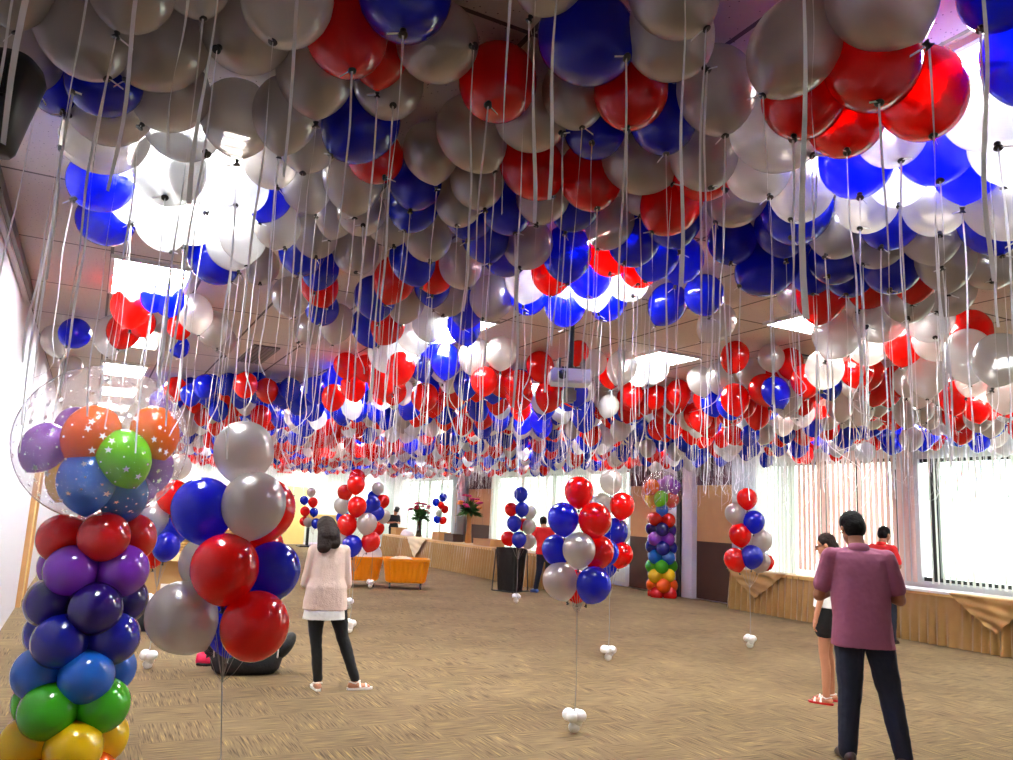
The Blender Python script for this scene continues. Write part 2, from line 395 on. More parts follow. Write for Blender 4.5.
# far wall door and sign
d1 = bmesh.new(); box(d1, 7.35, 8.25, YF - .05, YF, .01, 2.4, .005); d1 = struct('door_1', d1, M['door'])
bm = bmesh.new(); box(bm, 7.55, 7.72, YF - .056, YF - .05, 1.35, 2.05); obj('vision_panel', bm, M['frame'], d1)
bm = bmesh.new(); box(bm, 7.43, 7.5, YF - .1, YF - .05, 1.0, 1.12, .01); obj('door_handle', bm, M['alu'], d1)
bm = bmesh.new(); box(bm, 6.9, 7.5, YF - .04, YF, 2.93, 3.0, .005)
tag(obj('wall_sign', bm, M['redsign']), 'thin red strip sign high on the far white wall', 'sign')
bm = bmesh.new(); box(bm, XL, XR, YF - .02, YF, 0, .1); struct('baseboard_far', bm, M['white_col'])

# ------------------------------------------------------------------ ceiling lights
fr = bmesh.new()
for (a, b, c, d) in ((-.3, -.27, -.6, .6), (.27, .3, -.6, .6), (-.27, .27, -.6, -.57), (-.27, .27, .57, .6)): box(fr, a, b, c, d, -.03, 0)
frm = bpy.data.meshes.new('frame'); fr.to_mesh(frm); fr.free(); frm.materials.append(M['lampframe'])
df = bmesh.new(); box(df, -.27, .27, -.57, .57, -.012, -.004)
dfm = bpy.data.meshes.new('diffuser'); df.to_mesh(dfm); df.free(); dfm.materials.append(M['lamp'])
lv = bmesh.new()
for k in range(-5, 6): box(lv, -.27, .27, k * .1 - .002, k * .1 + .002, -.03, -.014)
lvm = bpy.data.meshes.new('louvre'); lv.to_mesh(lvm); lv.free(); lvm.materials.append(M['alu'])
LX = [(.235, 'over the left wall side'), (2.93, 'second column from the left wall'), (5.4, 'middle column of the ceiling'), (8.1, 'fourth column from the left wall'), (10.75, 'column nearest the right windows')]
ORD = ['nearest', 'second', 'third', 'fourth', 'fifth', 'sixth', 'seventh', 'eighth', 'ninth', 'tenth', 'eleventh', 'twelfth', 'farthest']
LAMPS = []
for xi, (lx, lab) in enumerate(LX):
    for k in range(13):
        ly = min(1.75 + 2.65 * k, 32.9)
        q = proj((lx, ly, CEIL))
        if k == 0 and xi not in (1, 2): continue
        if q is None or q[0] > 1250: continue
        t = thing('ceiling_light', 'white recessed fluorescent ceiling light, %s one in the %s' % (ORD[k], lab.replace('over the ', '')), 'light', (lx, ly, CEIL), 0, 'recessed ceiling lights')
        for nm, me in (('frame', frm), ('diffuser', dfm), ('louvre', lvm)):
            o = bpy.data.objects.new(nm, me); col.objects.link(o); o.parent = t
        LAMPS.append((lx, ly))
for (vx, vy, lab) in ((1.62, 9.8, 'slotted grey air vent in the bare ceiling left of centre'), (6.35, 6.3, 'slotted grey air vent beside the lamp right of the projector')):
    t = thing('air_vent', lab, 'vent', (vx, vy, CEIL))
    bm = bmesh.new(); box(bm, -.15, .15, -.6, .6, -.015, 0); obj('backing', bm, M['darkrail'], t)
    bm = bmesh.new()
    for k in range(-3, 4): box(bm, k * .045 - .012, k * .045 + .012, -.6, .6, -.025, -.014)
    obj('slats', bm, M['vent'], t)

# ------------------------------------------------------------------ balloons
PROF = [(.002, .52), (.07, .517), (.14, .502), (.22, .47), (.3, .422), (.37, .355), (.43, .27), (.47, .18), (.493, .09), (.5, 0), (.497, -.09), (.482, -.17), (.452, -.26), (.405, -.35), (.345, -.43), (.27, -.505), (.19, -.565), (.11, -.61), (.05, -.635), (.028, -.65)]
def balloon_mesh(nm, seg, step=1, k=1.0):
    bm = bmesh.new(); pr = PROF[::step] + ([PROF[-1]] if (len(PROF) - 1) % step else [])
    revolve(bm, [(r, z * k) for r, z in pr], seg); me = bpy.data.meshes.new(nm); bm.to_mesh(me); bm.free()
    me.polygons.foreach_set('use_smooth', [True] * len(me.polygons)); return me
BALL = {}
for cc, mt in BM.items():
    for v, kk in enumerate((.96, 1.06)):
        me = balloon_mesh('balloon_' + str(v), 30, 1, kk); me.materials.append(mt); BALL[cc, v] = me
kb = bmesh.new(); revolve(kb, [(.02, -.655), (.035, -.64), (.038, -.655), (.026, -.672), (.03, -.69), (.052, -.712), (.05, -.722), (.02, -.715)], 10)
KNOT = bpy.data.meshes.new('knot'); kb.to_mesh(KNOT); kb.free(); KNOT.materials.append(M['knot']); KNOT.polygons.foreach_set('use_smooth', [True] * len(KNOT.polygons))
def ribbon_geo(bm, p, Lr, n, wd, seed, curl=0.0, mi=0):
    rr = random.Random(seed); ph = [rr.uniform(0, 6.28) for _ in range(6)]; ax, ay = rr.uniform(-1, 1), rr.uniform(-1, 1)
    tw = rr.uniform(.5, 2.5); prev = None
    for i in range(n + 1):
        t = i / n; s = t * Lr
        A = .007 * min(1, t * 4)
        x = p[0] + A * sin(s * 5 + ph[0]) + .03 * t * ax + .004 * sin(s * 17 + ph[1]) * t
        y = p[1] + A * sin(s * 4.3 + ph[2]) + .03 * t * ay + .004 * sin(s * 15 + ph[3]) * t
        z = p[2] - s
        if curl and t > .6:
            q = (t - .6) / .4; x += curl * q * q * sin(q * 5 + ph[4]); y += curl * q * q * cos(q * 4 + ph[5]); z += curl * q * q * .8
        a = ph[4] + tw * s * 2.2
        dx, dy = wd / 2 * cos(a), wd / 2 * sin(a)
        cur = (bm.verts.new((x - dx, y - dy, z)), bm.verts.new((x + dx, y + dy, z)))
        if prev: bm.faces.new((prev[0], prev[1], cur[1], cur[0])).material_index = mi
        prev = cur
RIB = []
for i in range(14):
    bm = bmesh.new(); ribbon_geo(bm, (0, 0, 0), 1.0, 26, .0068, 100 + i, curl=(0, .05, .12)[i % 3])
    # short knot tail
    a = random.uniform(0, 6.28); v = [bm.verts.new((0, 0, 0)), bm.verts.new((0, 0, .006)), bm.verts.new((.05 * cos(a), .05 * sin(a), -.02)), bm.verts.new((.05 * cos(a), .05 * sin(a), -.014))]
    bm.faces.new((v[0], v[1], v[3], v[2]))
    me = bpy.data.meshes.new('ribbon'); bm.to_mesh(me); bm.free(); me.materials.append(M['ribbon']); RIB.append(me)

CN = {'R': 'red', 'B': 'blue', 'S': 'silver', 'W': 'white'}
def up_rot(axis, spin=0):
    q = Vector((0, 0, 1)).rotation_difference(axis.normalized()); return q.to_matrix().to_4x4() @ Matrix.Rotation(spin, 4, 'Z')
NB = 0
def ceiling_balloon(c, C, D, axis, Lr=1.0, rib=True, knot=True, straight=False):
    """body mesh with its knot and its hanging ribbon as parts"""
    global NB
    NB += 1
    o = bpy.data.objects.new('helium_balloon', BALL[c, NB % 2]); col.objects.link(o)
    Mx = Matrix.Translation(C) @ up_rot(axis, random.uniform(0, 6)) @ Matrix.Scale(D, 4); o.matrix_world = Mx
    if knot:
        k = bpy.data.objects.new('knot', KNOT); col.objects.link(k); k.parent = o
    if rib:
        r = bpy.data.objects.new('ribbon', RIB[(NB % 5) * 3 if straight or (C - CAM).length < 4 else NB % len(RIB)]); col.objects.link(r); r.parent = o
        kp = C - axis.normalized() * (.7 * D)
        r.matrix_basis = Mx.inverted() @ Matrix.Translation(kp) @ Matrix.Rotation(random.uniform(0, 6.28), 4, 'Z') @ Matrix.Diagonal((1, 1, Lr, 1))
    return o
HAND = """
S 12 -25 80|S 22 50 75 38 92|S 82 28 88 107 78|S 132 -14 82|S 163 42 88 127 80|B 60 82 64 63 113|B 106 82 68 73 92|S 172 92 74 140 127|W 192 -30 76
S 112 106 78 66 116|S 108 136 74 61 148|S 248 28 88 217 49|W 288 -4 90 273 41|S 238 116 72 237 164|S 286 112 64 279 158|S 315 72 76 316 126|R 346 32 82 352 70
B 405 -8 94 403 34|S 388 82 70 393 105|R 378 52 60|B 362 122 74 331 155|S 436 42 80 474 46|S 308 130 70|R 498 82 78 488 105|B 585 37 92 626 57|S 550 -30 78
S 574 92 64 582 127|S 530 115 72 563 134|S 471 132 68 495 172|S 431 150 56 437 193|S 672 -10 86 706 28|S 668 35 86 707 70|S 716 88 78 725 135|R 631 90 74 627 130
B 663 115 68 666 153|B 595 128 62 592 143|S 795 46 88 763 95|S 880 -8 104 929 46|R 872 60 92 879 102|R 804 95 82 793 139|R 921 92 86 933 135|R 845 118 76 847 152
S 772 130 80 812 155|B 1002 -12 80 980 30|B 1024 55 80|W 987 105 86 998 147|W 890 130 68 901 160|B 856 160 72 860 197|B 935 143 76 940 180|B 968 160 72
W 1006 138 70|W 898 176 58 899 206|S 868 200 60 860 228|S 935 203 62 940 235|S 997 200 66|B 890 220 58 881 248|B 990 218 62|S 838 228 58 825 257|S 802 188 62 791 219
S 757 168 64 770 197|S 738 195 58 716 222|B 732 240 48 731 264|B 797 207 70 792 237|B 783 226 56|B 768 266 58 740 286|B 836 258 52 828 277|B 850 270 50 846 294
B 892 264 58 890 291|S 880 240 52 863 264|S 930 232 58|S 945 256 56|S 990 262 54 992 281|R 822 292 50|R 872 282 48|R 915 272 48|S 908 298 48 908 319|S 950 290 48 937 312
R 842 314 46|S 868 302 44 866 311|W 880 318 50 866 327|W 928 316 48 935 337|W 838 332 48|R 971 331 40|S 935 340 42 943 352|W 968 354 46|W 1000 358 50|R 905 342 38
S 868 343 40|S 636 160 64 672 184|S 643 192 44 640 217|S 703 152 68 711 187|R 703 168 64 725 190|R 672 202 60 652 232|B 672 214 60|R 590 175 64 597 208|B 575 202 54
S 610 222 48 598 249|B 634 240 52 624 264|R 531 165 62 553 197|S 543 195 54|B 506 203 56 515 233|S 477 180 54|S 459 200 48 457 225|B 416 182 52 410 212|B 414 203 52
B 470 212 52|B 485 235 48|S 428 236 48 430 262|B 567 252 50|S 528 243 50 519 269|B 412 258 46|B 505 252 48 517 273|R 552 270 42|W 527 278 44|B 529 294 38 525 313
B 565 304 42|B 590 274 44 588 296|W 592 288 40|B 608 300 38 602 320|R 609 255 42 610 274|R 640 265 42 638 284|W 628 280 42 633 296|B 657 252 48|B 682 259 44
B 668 303 38 655 326|B 704 294 40 709 318|S 717 322 36 700 343|S 800 292 44 796 312|B 812 268 46|S 270 160 54 277 188|B 270 193 46|S 306 187 48 316 217|S 353 176 60
R 375 155 56 385 178|S 337 212 42 329 241|S 277 225 46 285 249|W 243 232 48|S 316 235 44 316 258|S 361 211 48 363 225|S 390 222 46 394 247|B 302 250 46 300 273
B 320 268 38|R 319 284 38|B 322 308 34 320 325|S 356 250 46 356 272|S 260 265 38 260 284|S 290 296 36 294 317|S 311 328 32 298 343|S 337 322 34|B 375 296 42
B 368 326 34|R 388 326 34|S 406 300 38|R 435 272 40|R 395 278 42|B 432 286 36|S 460 265 42 468 288|S 448 297 38 443 316|B 468 308 34|S 492 297 44 482 320
B 464 324 34|W 430 322 36|W 414 332 36|W 404 352 34|W 384 352 32|B 428 345 22|S 475 355 32|S 501 352 32|B 446 360 30|B 102 180 62 73 200|B 105 220 52 130 225
W 140 195 60 131 224|W 162 220 52|W 198 216 52|W 170 168 70 165 197|W 182 120 78 207 154|W 203 172 60 180 193|W 226 198 56 206 213|B 213 258 48 231 282
W 232 243 50|W 243 188 50 236 205|B 155 297 28|B 169 299 30|R 131 306 38|R 124 330 32|R 141 322 28|W 112 334 34|B 75 333 30 66 347|S 56 340 28|S 72 366 20
S 195 312 34|R 179 325 26|S 166 335 24|S 213 328 34|B 179 346 20|S 223 340 26|R 735 356 28|S 771 357 26|R 790 362 26|S 751 372 28|S 720 378 28|S 833 353 34|R 578 352 22
W 594 362 26|W 622 366 30|W 640 372 26|R 610 372 26|W 655 368 28|R 500 378 30|R 455 392 28|R 540 366 28|B 520 382 26|S 700 380 26
"""
items = []
for ln in HAND.replace('\n', '|').split('|'):
    f = ln.split()
    if not f: continue
    c = f[0]; x, y, d = map(float, f[1:4]); kx = ky = None
    if len(f) > 5: kx, ky = float(f[4]), float(f[5])
    r = ray(x, y); D = (CEIL - HC) / (r.z * FP / d + .6); mind = .26
    if D < mind: D = mind
    if D > .35: D = .35
    depth = FP * D / d; depth_max = (CEIL - HC - .6 * D) / r.z
    if depth > depth_max: depth = depth_max; D = d * depth / FP
    items.append(dict(c=c, x=x, y=y, d=d, k=(kx, ky), D=D, t=depth, r=r))
for it in range(40):           # press the balloons against each other without letting them cut in
    for i in range(len(items)):
        A = items[i]; pa = CAM + A['r'] * A['t']
        for j in range(i):
            B_ = items[j]
            if abs(A['x'] - B_['x']) > 100 or abs(A['y'] - B_['y']) > 100: continue
            pb = CAM + B_['r'] * B_['t']; need = .47 * (A['D'] + B_['D']); dist = (pa - pb).length
            if dist < need:
                n_ = A if A['t'] < B_['t'] else B_; push = (need - dist) * .5
                s = max((n_['t'] - push) / n_['t'], .9)
                if n_['D'] * s > .235: n_['t'] *= s; n_['D'] *= s
                pa = CAM + A['r'] * A['t']
zc = [(130, 'above the left rainbow column'), (260, 'above the large left bouquet'), (390, 'above the woman in pink'), (520, 'above the flower vases'), (650, 'above the central bouquet'), (780, 'above the far rainbow column'), (900, 'above the man in mauve'), (9999, 'above the bright right window')]
zr = [(35, 'at top edge'), (100, 'in first rank'), (150, 'in second rank'), (200, 'in third rank'), (250, 'in fourth rank'), (310, 'in fifth rank'), (999, 'in sixth rank')]
def zone(x, y):
    return next(n for l, n in zc if x < l), next(n for l, n in zr if y < l)
zz = {}
for it in items: zz.setdefault((it['c'],) + zone(it['x'], it['y']), []).append(it)
NUM = ['', '', 'two', 'three', 'four', 'five', 'six', 'seven', 'eight', 'nine']
for (c, zx, zy), ls in zz.items():
    ls.sort(key=lambda q: q['x']); n = len(ls)
    for i, it in enumerate(ls):
        if n == 1: s = 'only %s ceiling balloon %s, %s' % (CN[c], zy, zx)
        else:
            o_ = 'leftmost' if i == 0 else ('rightmost' if i == n - 1 else ORD[i] + ' from left')
            s = '%s of %s %s balloons %s, %s' % (o_, NUM[n], CN[c], zy, zx)
        it['label'] = s
HANDP = []
for it in items:
    C = CAM + it['r'] * it['t']; D = it['D']
    if it['k'][0] is not None:
        rk = ray(*it['k']).normalized(); oc = CAM - C; Lk = .7 * D
        bq = rk.dot(oc); disc = bq * bq - (oc.length_squared - Lk * Lk)
        tt = -bq - (sqrt(disc) if disc > 0 else 0)
        P = CAM + rk * tt; axis = C - P
        if axis.z < 0: axis = Vector((axis.x, axis.y, .1))
    else:
        axis = Vector((random.uniform(-.35, .35), random.uniform(-.35, .35), 1))
    o = ceiling_balloon(it['c'], C, D, axis, random.uniform(.8, 1.25))
    tag(o, it['label'], 'balloon', 'helium balloons against the ceiling')
    HANDP.append(C)
# balloons straight overhead, out of frame: their ribbons hang into view
for i, (xt, wpx, xe, ye) in enumerate([(60, 5.5, 0, 150), (20, 3, 3, 60), (95, 3, 50, 290), (150, 4, 125, 200), (186, 3.4, 176, 160), (228, 5, 205, 215), (297, 4.4, 286, 180), (518, 4.4, 500, 230), (541, 4, 520, 210), (555, 3.4, 545, 240), (793, 5.6, 803, 330), (820, 3, 826, 250), (1000, 4, 990, 300), (668, 3.6, 665, 300)]):
    dp = .0062 * FP / wpx; P = atd((xt + xe) / 2, 40, dp); bot = atd(xe, ye, dp)
    D = .29; C = Vector((P.x, P.y, CEIL - .62 * D)) + Vector((random.uniform(-.03, .03), 0, 0))
    q = proj(C); 
    o = ceiling_balloon('SBRW'[i % 4], C, D, Vector((0, 0, 1)), max(.8, C.z - .7 * D - bot.z), straight=True)
    tag(o, '%s balloon overhead out of frame whose ribbon hangs %s' % (CN['SBRW'[i % 4]], zone(xt, 0)[0].replace('above', 'down over')) + (', number %s' % ORD[i % 12] if 0 else ''), 'balloon', 'overhead balloons with only ribbons showing')
    HANDP.append(C)
# the dense far field
thr = [(-200, 440), (150, 440), (160, 386), (300, 380), (330, 364), (400, 356), (470, 372), (520, 382), (600, 386), (700, 390), (720, 392), (780, 378), (850, 362), (900, 366), (960, 376), (1013, 384), (1400, 400)]
def thresh(x):
    for (x0, a), (x1, b) in zip(thr, thr[1:]):
        if x0 <= x <= x1: return a + (b - a) * (x - x0) / (x1 - x0)
    return 999
cand = []
rowi = 0; yy = 3.0
while yy < 31.2:
    xx = -.45 + (.16 if rowi % 2 else 0)
    while xx < 11.8:
        x, y = xx + random.uniform(-.05, .05), yy + random.uniform(-.05, .05); D = random.uniform(.27, .32)
        xx += .325
        if random.random() < .12: continue
        drop = random.choice((0, 0, 0, .05, .1, .2, .3))
        if y > 20: drop *= .7
        z = CEIL - .56 * D - drop
        q = proj((x, y, z))
        if q is None or q[0] < -30 or q[0] > 1060: continue
        if q[1] < thresh(q[0]): continue
        C = Vector((x, y, z))
        if any((C - h).length < .26 for h in HANDP): continue
        nv = noise.noise(Vector((x * .45, y * .35, 3.3)))
        if q[0] < 300 and q[1] < 400: c = random.choice('BBBBR')
        elif q[0] > 780 and q[1] < 420: c = random.choices('RSWB', (4, 6, 1, .3))[0]
        elif nv > .12: c = random.choices('RBWS', (7, 2, 2, 1))[0]
        elif nv < -.12: c = random.choices('RBWS', (2, 7, 2, 1))[0]
        else: c = random.choices('RBWS', (5, 4, 2.5, 1.5))[0]
        cand.append((q[2], C, D, c, q[0], q[1]))
    yy += .29; rowi += 1
cand.sort(key=lambda q: q[0])
NFAR = max(0, 298 - NB)
fz = [(300, 'beyond the left bouquet'), (480, 'over the flower vases'), (640, 'beyond the projector'), (800, 'over the far rainbow column'), (9999, 'above the right windows')]
for (dp, C, D, c, qx, qy) in cand[:NFAR]:
    ax = Vector((random.uniform(-.3, .3), random.uniform(-.3, .3), 1))
    o = ceiling_balloon(c, C, D, ax, random.uniform(.7, 1.1))
    zt = next(n for l, n in fz if qx < l)
    tag(o, '%s balloon at near edge of packed far mass, %s' % (CN[c], zt), 'balloon', '%s balloons at the near edge of the mass %s' % (CN[c], zt))
bm = bmesh.new(); br_ = bmesh.new(); MI = {'R': 0, 'B': 1, 'W': 2, 'S': 3}
low = PROF[::3]
for i, (dp, C, D, c, qx, qy) in enumerate(cand[NFAR:]):
    Rm = up_rot(Vector((random.uniform(-.3, .3), random.uniform(-.3, .3), 1))).to_3x3()
    sg = 12 if dp < 16 else 9
    ring_loft(bm, [[C + Rm @ Vector((r * D * cos(2 * pi * k / sg), r * D * sin(2 * pi * k / sg), z * D)) for k in range(sg)] for r, z in low], mi=MI[c])
    kp = C - Rm @ Vector((0, 0, .62 * D))
    if dp > 17 and i % 2: continue
    ribbon_geo(br_, kp, random.uniform(.5, .95), 9, .0058, i, curl=random.choice((0, .08, .16)))
field = obj('ceiling_balloons', bm, [BM['R'], BM['B'], BM['W'], BM['S']], smooth=True)
tag(field, 'packed mass of red, blue, white and silver balloons covering the far ceiling', 'balloons', kind='stuff')
rb = obj('ribbons', br_, M['ribbon'], field); rb['kind'] = 'stuff'
print('BALLOONS individual', NB, 'field', len(cand) - NFAR)

# ------------------------------------------------------------------ bouquets on weights
WT = bmesh.new()
for (x, y, z, r) in ((-.045, 0, .13, .05), (.045, .01, .13, .05), (0, -.045, .125, .045), (0, .045, .125, .045), (0, 0, .045, .045), (-.02, -.01, .085, .04)): ell(WT, (x, y, z), (r, r, r * .95), seg=14, rg=9)
WTM = bpy.data.meshes.new('weight'); WT.to_mesh(WTM); WT.free(); WTM.materials.append(M['star']); WTM.polygons.foreach_set('use_smooth', [True] * len(WTM.polygons))
def bouquet(foot, D, blist, label, base=None, joint=None, ddep=.14, string=None):
    W = atz(foot[0], foot[1], 0) if base is None else Vector(base)
    t = thing('balloon_bouquet', label, 'balloons', W, 0, 'balloon bouquets tied to floor weights')
    o = bpy.data.objects.new('weight', WTM); col.objects.link(o); o.parent = t; o.rotation_euler = (0, 0, random.uniform(0, 3))
    dep = proj(W + Vector((0, 0, 1)))[2]
    pts = []
    for q in blist:
        c, x, y, d = q[:4]; off = q[4] if len(q) > 4 else 0
        pts.append([c, atd(x, y, dep + off * ddep), d * (dep + off * ddep) / FP, q[5:7] if len(q) > 6 else None, x, y])
    zmin = min(p[1].z for p in pts); 
    J = Vector((W.x, W.y, max(zmin - .35, .3))) if joint is None else atd(joint[0], joint[1], dep)
    for c, C, d, k, x, y in pts:
        L0 = C - W
        o = bpy.data.objects.new('balloon', BALL[c, 0]); col.objects.link(o); o.parent = t
        if k: P = atd(k[0], k[1], dep - .05); ax = C - P
        else: ax = (C - J).normalized() + Vector((0, 0, .5)); 
        if ax.z < .15: ax.z = .15
        o.matrix_basis = Matrix.Translation(L0) @ up_rot(ax) @ Matrix.Scale(d, 4)
        kn = bpy.data.objects.new('knot', KNOT); col.objects.link(kn); kn.parent = o
    bm = bmesh.new(); JL = J - W
    tube(bm, [(0, 0, .12), (JL.x * .4 + .01, JL.y * .4, JL.z * .45), tuple(JL)], .0028 if dep < 7 else .004, 5)
    for c, C, d, k, x, y in pts:
        L0 = C - W; ax = (C - J).normalized() if not k else (C - atd(k[0], k[1], dep - .05)).normalized()
        kp = L0 - ax * d * .7
        if kp.z < JL.z: continue
        tube(bm, [tuple(JL), tuple((JL + kp) / 2 + Vector((0, 0, -.02))), tuple(kp)], .0018 if dep < 7 else .0025, 4)
    obj('string', bm, M['string'], t)
    return t
bouquet((215, 838), .3, [('S', 244, 450, 58, .3), ('S', 254, 503, 62, -.6), ('B', 203, 508, 61, 0), ('R', 266, 508, 58, 1.6), ('R', 225, 567, 66, -1.2), ('B', 272, 570, 56, .4), ('S', 205, 562, 50, 1.4), ('S', 181, 616, 68, -.4, 207, 652), ('R', 255, 625, 67, -1.2, 245, 662), ('B', 232, 626, 50, 1.4), ('R', 258, 548, 50, 2.2)],
        'large bouquet of red, blue and silver balloons standing nearest, before the black bag', joint=(222, 682))
bouquet((147, 669), .3, [('R', 173, 495, 31, 0), ('S', 153, 518, 31, 0), ('B', 172, 527, 34, 1), ('B', 166, 546, 27, -.6), ('R', 152, 550, 30, 1), ('S', 179, 466, 24, 1.4), ('B', 146, 518, 30, 1.6), ('W', 178, 530, 20, 2.5)],
        'bouquet half hidden between the left rainbow column and the large bouquet')
bouquet((574, 733), .3, [('R', 579, 491, 29, .6), ('B', 563, 518, 31, 0), ('R', 595, 519, 33, -.3), ('B', 556, 549, 29, .6), ('S', 579, 549, 33, -1), ('R', 598, 551, 32, .5), ('S', 560, 580, 35, 0), ('B', 594, 584, 35, -.5), ('R', 577, 585, 30, 1.2), ('B', 606, 552, 26, 1.6), ('S', 598, 521, 28, 1.2)],
        'tall central bouquet of red, blue and silver balloons in the middle of the carpet', joint=(577, 612))
bouquet((608, 661), .3, [('S', 611, 481, 23, 0, 611, 497), ('R', 622, 505, 25, 0), ('R', 621, 554, 24, 0), ('B', 615, 531, 26, .6), ('S', 601, 505, 24, .6), ('B', 607, 566, 20, .8), ('S', 618, 532, 25, 1.3)],
        'second central bouquet behind, topped by a lone silver balloon')
bouquet((750, 648), .3, [('R', 747, 498, 20, 0), ('S', 735, 513, 20, .3), ('B', 754, 521, 21, -.3), ('R', 740, 534, 22, 0), ('S', 761, 540, 22, .4), ('R', 735, 559, 22, .2), ('B', 752, 556, 22, -.4), ('S', 760, 561, 20, .6), ('R', 766, 562, 16, 1.3)],
        'bouquet in front of the swagged start of the right-hand table')
bouquet((516, 603), .3, [('B', 521, 494, 14, 0), ('R', 511, 509, 13, 0), ('B', 522, 509, 14, -.3), ('B', 514, 523, 15, -.3), ('S', 530, 512, 13, .5), ('S', 529, 526, 14, .3), ('R', 508, 538, 14, .2), ('B', 519, 539, 15, -.4), ('S', 529, 541, 14, .5), ('R', 524, 524, 12, .8)],
        'narrow bouquet on a pale string beside the black waste bin')
bouquet((349, 633), .3, [('B', 352, 545, 20, -.5), ('R', 347, 524, 20, 0), ('S', 367, 523, 20, 0), ('R', 371, 541, 19, .3), ('R', 357, 506, 19, 0), ('S', 341, 540, 16, .5), ('R', 356, 484, 18, .3)],
        'bouquet with low blue balloon right of the woman\'s shoulder')
bouquet((348, 609), .3, [('S', 342, 505, 16, 0), ('B', 373, 504, 15, 0), ('R', 345, 492, 15, 0), ('R', 357, 477, 16, 0), ('B', 377, 513, 15, .3), ('B', 343, 518, 14, .8)],
        'bouquet topped by red balloons, middle one of three above the laundry tubs')
bouquet((370, 588), .3, [('S', 378, 488, 12, 0), ('R', 383, 501, 13, 0), ('S', 384, 516, 13, 0), ('R', 378, 528, 13, 0), ('B', 374, 497, 13, .4), ('B', 366, 510, 13, .6)],
        'slim bouquet with white top balloon, rearmost of three above the laundry tubs')
bouquet((311, 560), .3, [('S', 311, 492, 9, 0), ('B', 304, 500, 8.5, 0), ('R', 313, 502, 9.5, 0), ('R', 305, 511, 9.5, 0), ('B', 314, 512, 8.5, 0), ('S', 308, 522, 9, 0), ('B', 316, 523, 9.5, 0), ('R', 304, 521, 9, .5)],
        'small distant bouquet beside the yellow door')
r8 = ray(440, 515); r8 = r8 * (11.4 / r8.x)
t8 = bouquet((440, 552), .3, [('B', 443, 497, 8, 0), ('B', 436, 502, 7.5, 0), ('R', 441, 505, 7, 0), ('R', 445, 509, 7.5, 0), ('S', 439, 513, 7, 0), ('B', 437, 519, 7.5, 0), ('R', 443, 520, 7.5, 0)],
        'smallest bouquet, far off between the two flower vases', base=(r8.x, r8.y, 0))

# ------------------------------------------------------------------ rainbow columns
STAR = [(cos(pi / 2 + k * pi / 5) * (1 if k % 2 == 0 else .42), sin(pi / 2 + k * pi / 5) * (1 if k % 2 == 0 else .42)) for k in range(10)]
def column(base, label, tiers, D, dz, topz, lean, inner, bubR, bubC, stars=True, seed=1, collar=()):
    rr = random.Random(seed)
    t = thing('balloon_column', label, 'balloons', base)
    rad = D * .5
    for i, c in enumerate(tiers):
        z = topz - i * dz; lx = lean[0] * (z / topz); ly = lean[1] * (z / topz); off = (pi / 4 if i % 2 else 0) + rr.uniform(-.1, .1) + .2
        for k in range(4):
            a = off + k * pi / 2; ax = Vector((cos(a), sin(a), rr.uniform(-.08, .08)))
            Dk = D * rr.uniform(.96, 1.05)
            o = bpy.data.objects.new('balloon', BALL[c, 0]); col.objects.link(o); o.parent = t
            o.matrix_basis = Matrix.Translation(Vector((lx, ly, z)) + ax * D * .66) @ up_rot(ax) @ Matrix.Diagonal((Dk, Dk, Dk * .95, 1))
    bm = bmesh.new(); tube(bm, [(0, 0, 0), (lean[0], lean[1], topz + .1)], .015, 8); obj('pole', bm, M['silver'], t)
    bm = bmesh.new(); revolve(bm, [(.18, 0), (.18, .015), (.05, .03)], 24); obj('base_plate', bm, M['silver'], t, True)
    bm = bmesh.new(); C = Vector(bubC); ell(bm, C, (bubR, bubR, bubR * .97), seg=48, rg=32)
    b = obj('bubble_balloon', bm, M['bubble'], t, True); b['label'] = 'clear bubble printed with white stars'
    if collar:
        for (c, p, d) in collar:
            o = bpy.data.objects.new('balloon', BALL[c, 0]); col.objects.link(o); o.parent = t; o.matrix_basis = Matrix.Translation(p) @ Matrix.Scale(d, 4)
    for (c, p, d) in inner:
        p = Vector(p); off_ = p - C; lim = bubR * .98 - .51 * d
        if off_.length > lim: p = C + off_ * (lim / off_.length)
        o = bpy.data.objects.new('inner_balloon', BALL[c, 1]); col.objects.link(o); o.parent = b
        o.matrix_basis = Matrix.Translation(p) @ up_rot(Vector((rr.uniform(-.5, .5), rr.uniform(-.5, .5), 1))) @ Matrix.Scale(d, 4)
    bm = bmesh.new()
    N = 420 if stars else 80
    for i in range(N):
        zz_ = 1 - 2 * (i + .5) / N; a = i * 2.39996; r_ = sqrt(1 - zz_ * zz_)
        nrm = Vector((r_ * cos(a), r_ * sin(a), zz_)); nrm = (nrm + Vector((rr.uniform(-.08, .08),) * 3)).normalized()
        u, v, _ = frame_of(nrm); s = rr.choice((.005, .005, .006, .007, .017, .022)) * (bubR / .46) * (1 if stars else 1.3); ro = rr.uniform(0, 6)
        shape = STAR if s > .009 else [(cos(k), sin(k)) for k in (0, 1.05, 2.1, 3.14, 4.19, 5.24)]
        P = C + nrm * (bubR * 1.002)
        P.z = C.z + nrm.z * bubR * .973
        bm.faces.new([bm.verts.new(P + (u * (x * cos(ro) - y * sin(ro)) + v * (x * sin(ro) + y * cos(ro))) * s) for x, y in shape])
    obj('star_print', bm, M['star'], b)
    return t
CB = atd(80, 620, 4.55); CB.z = 0
def rel(x, y, dep, base=CB): return atd(x, y, dep) - base
topc = rel(98, 537, 4.7)
LR = ['D', 'P', 'I', 'N', 'A', 'G', 'Y', 'O', 'D']
bc = rel(103, 443, 4.72)
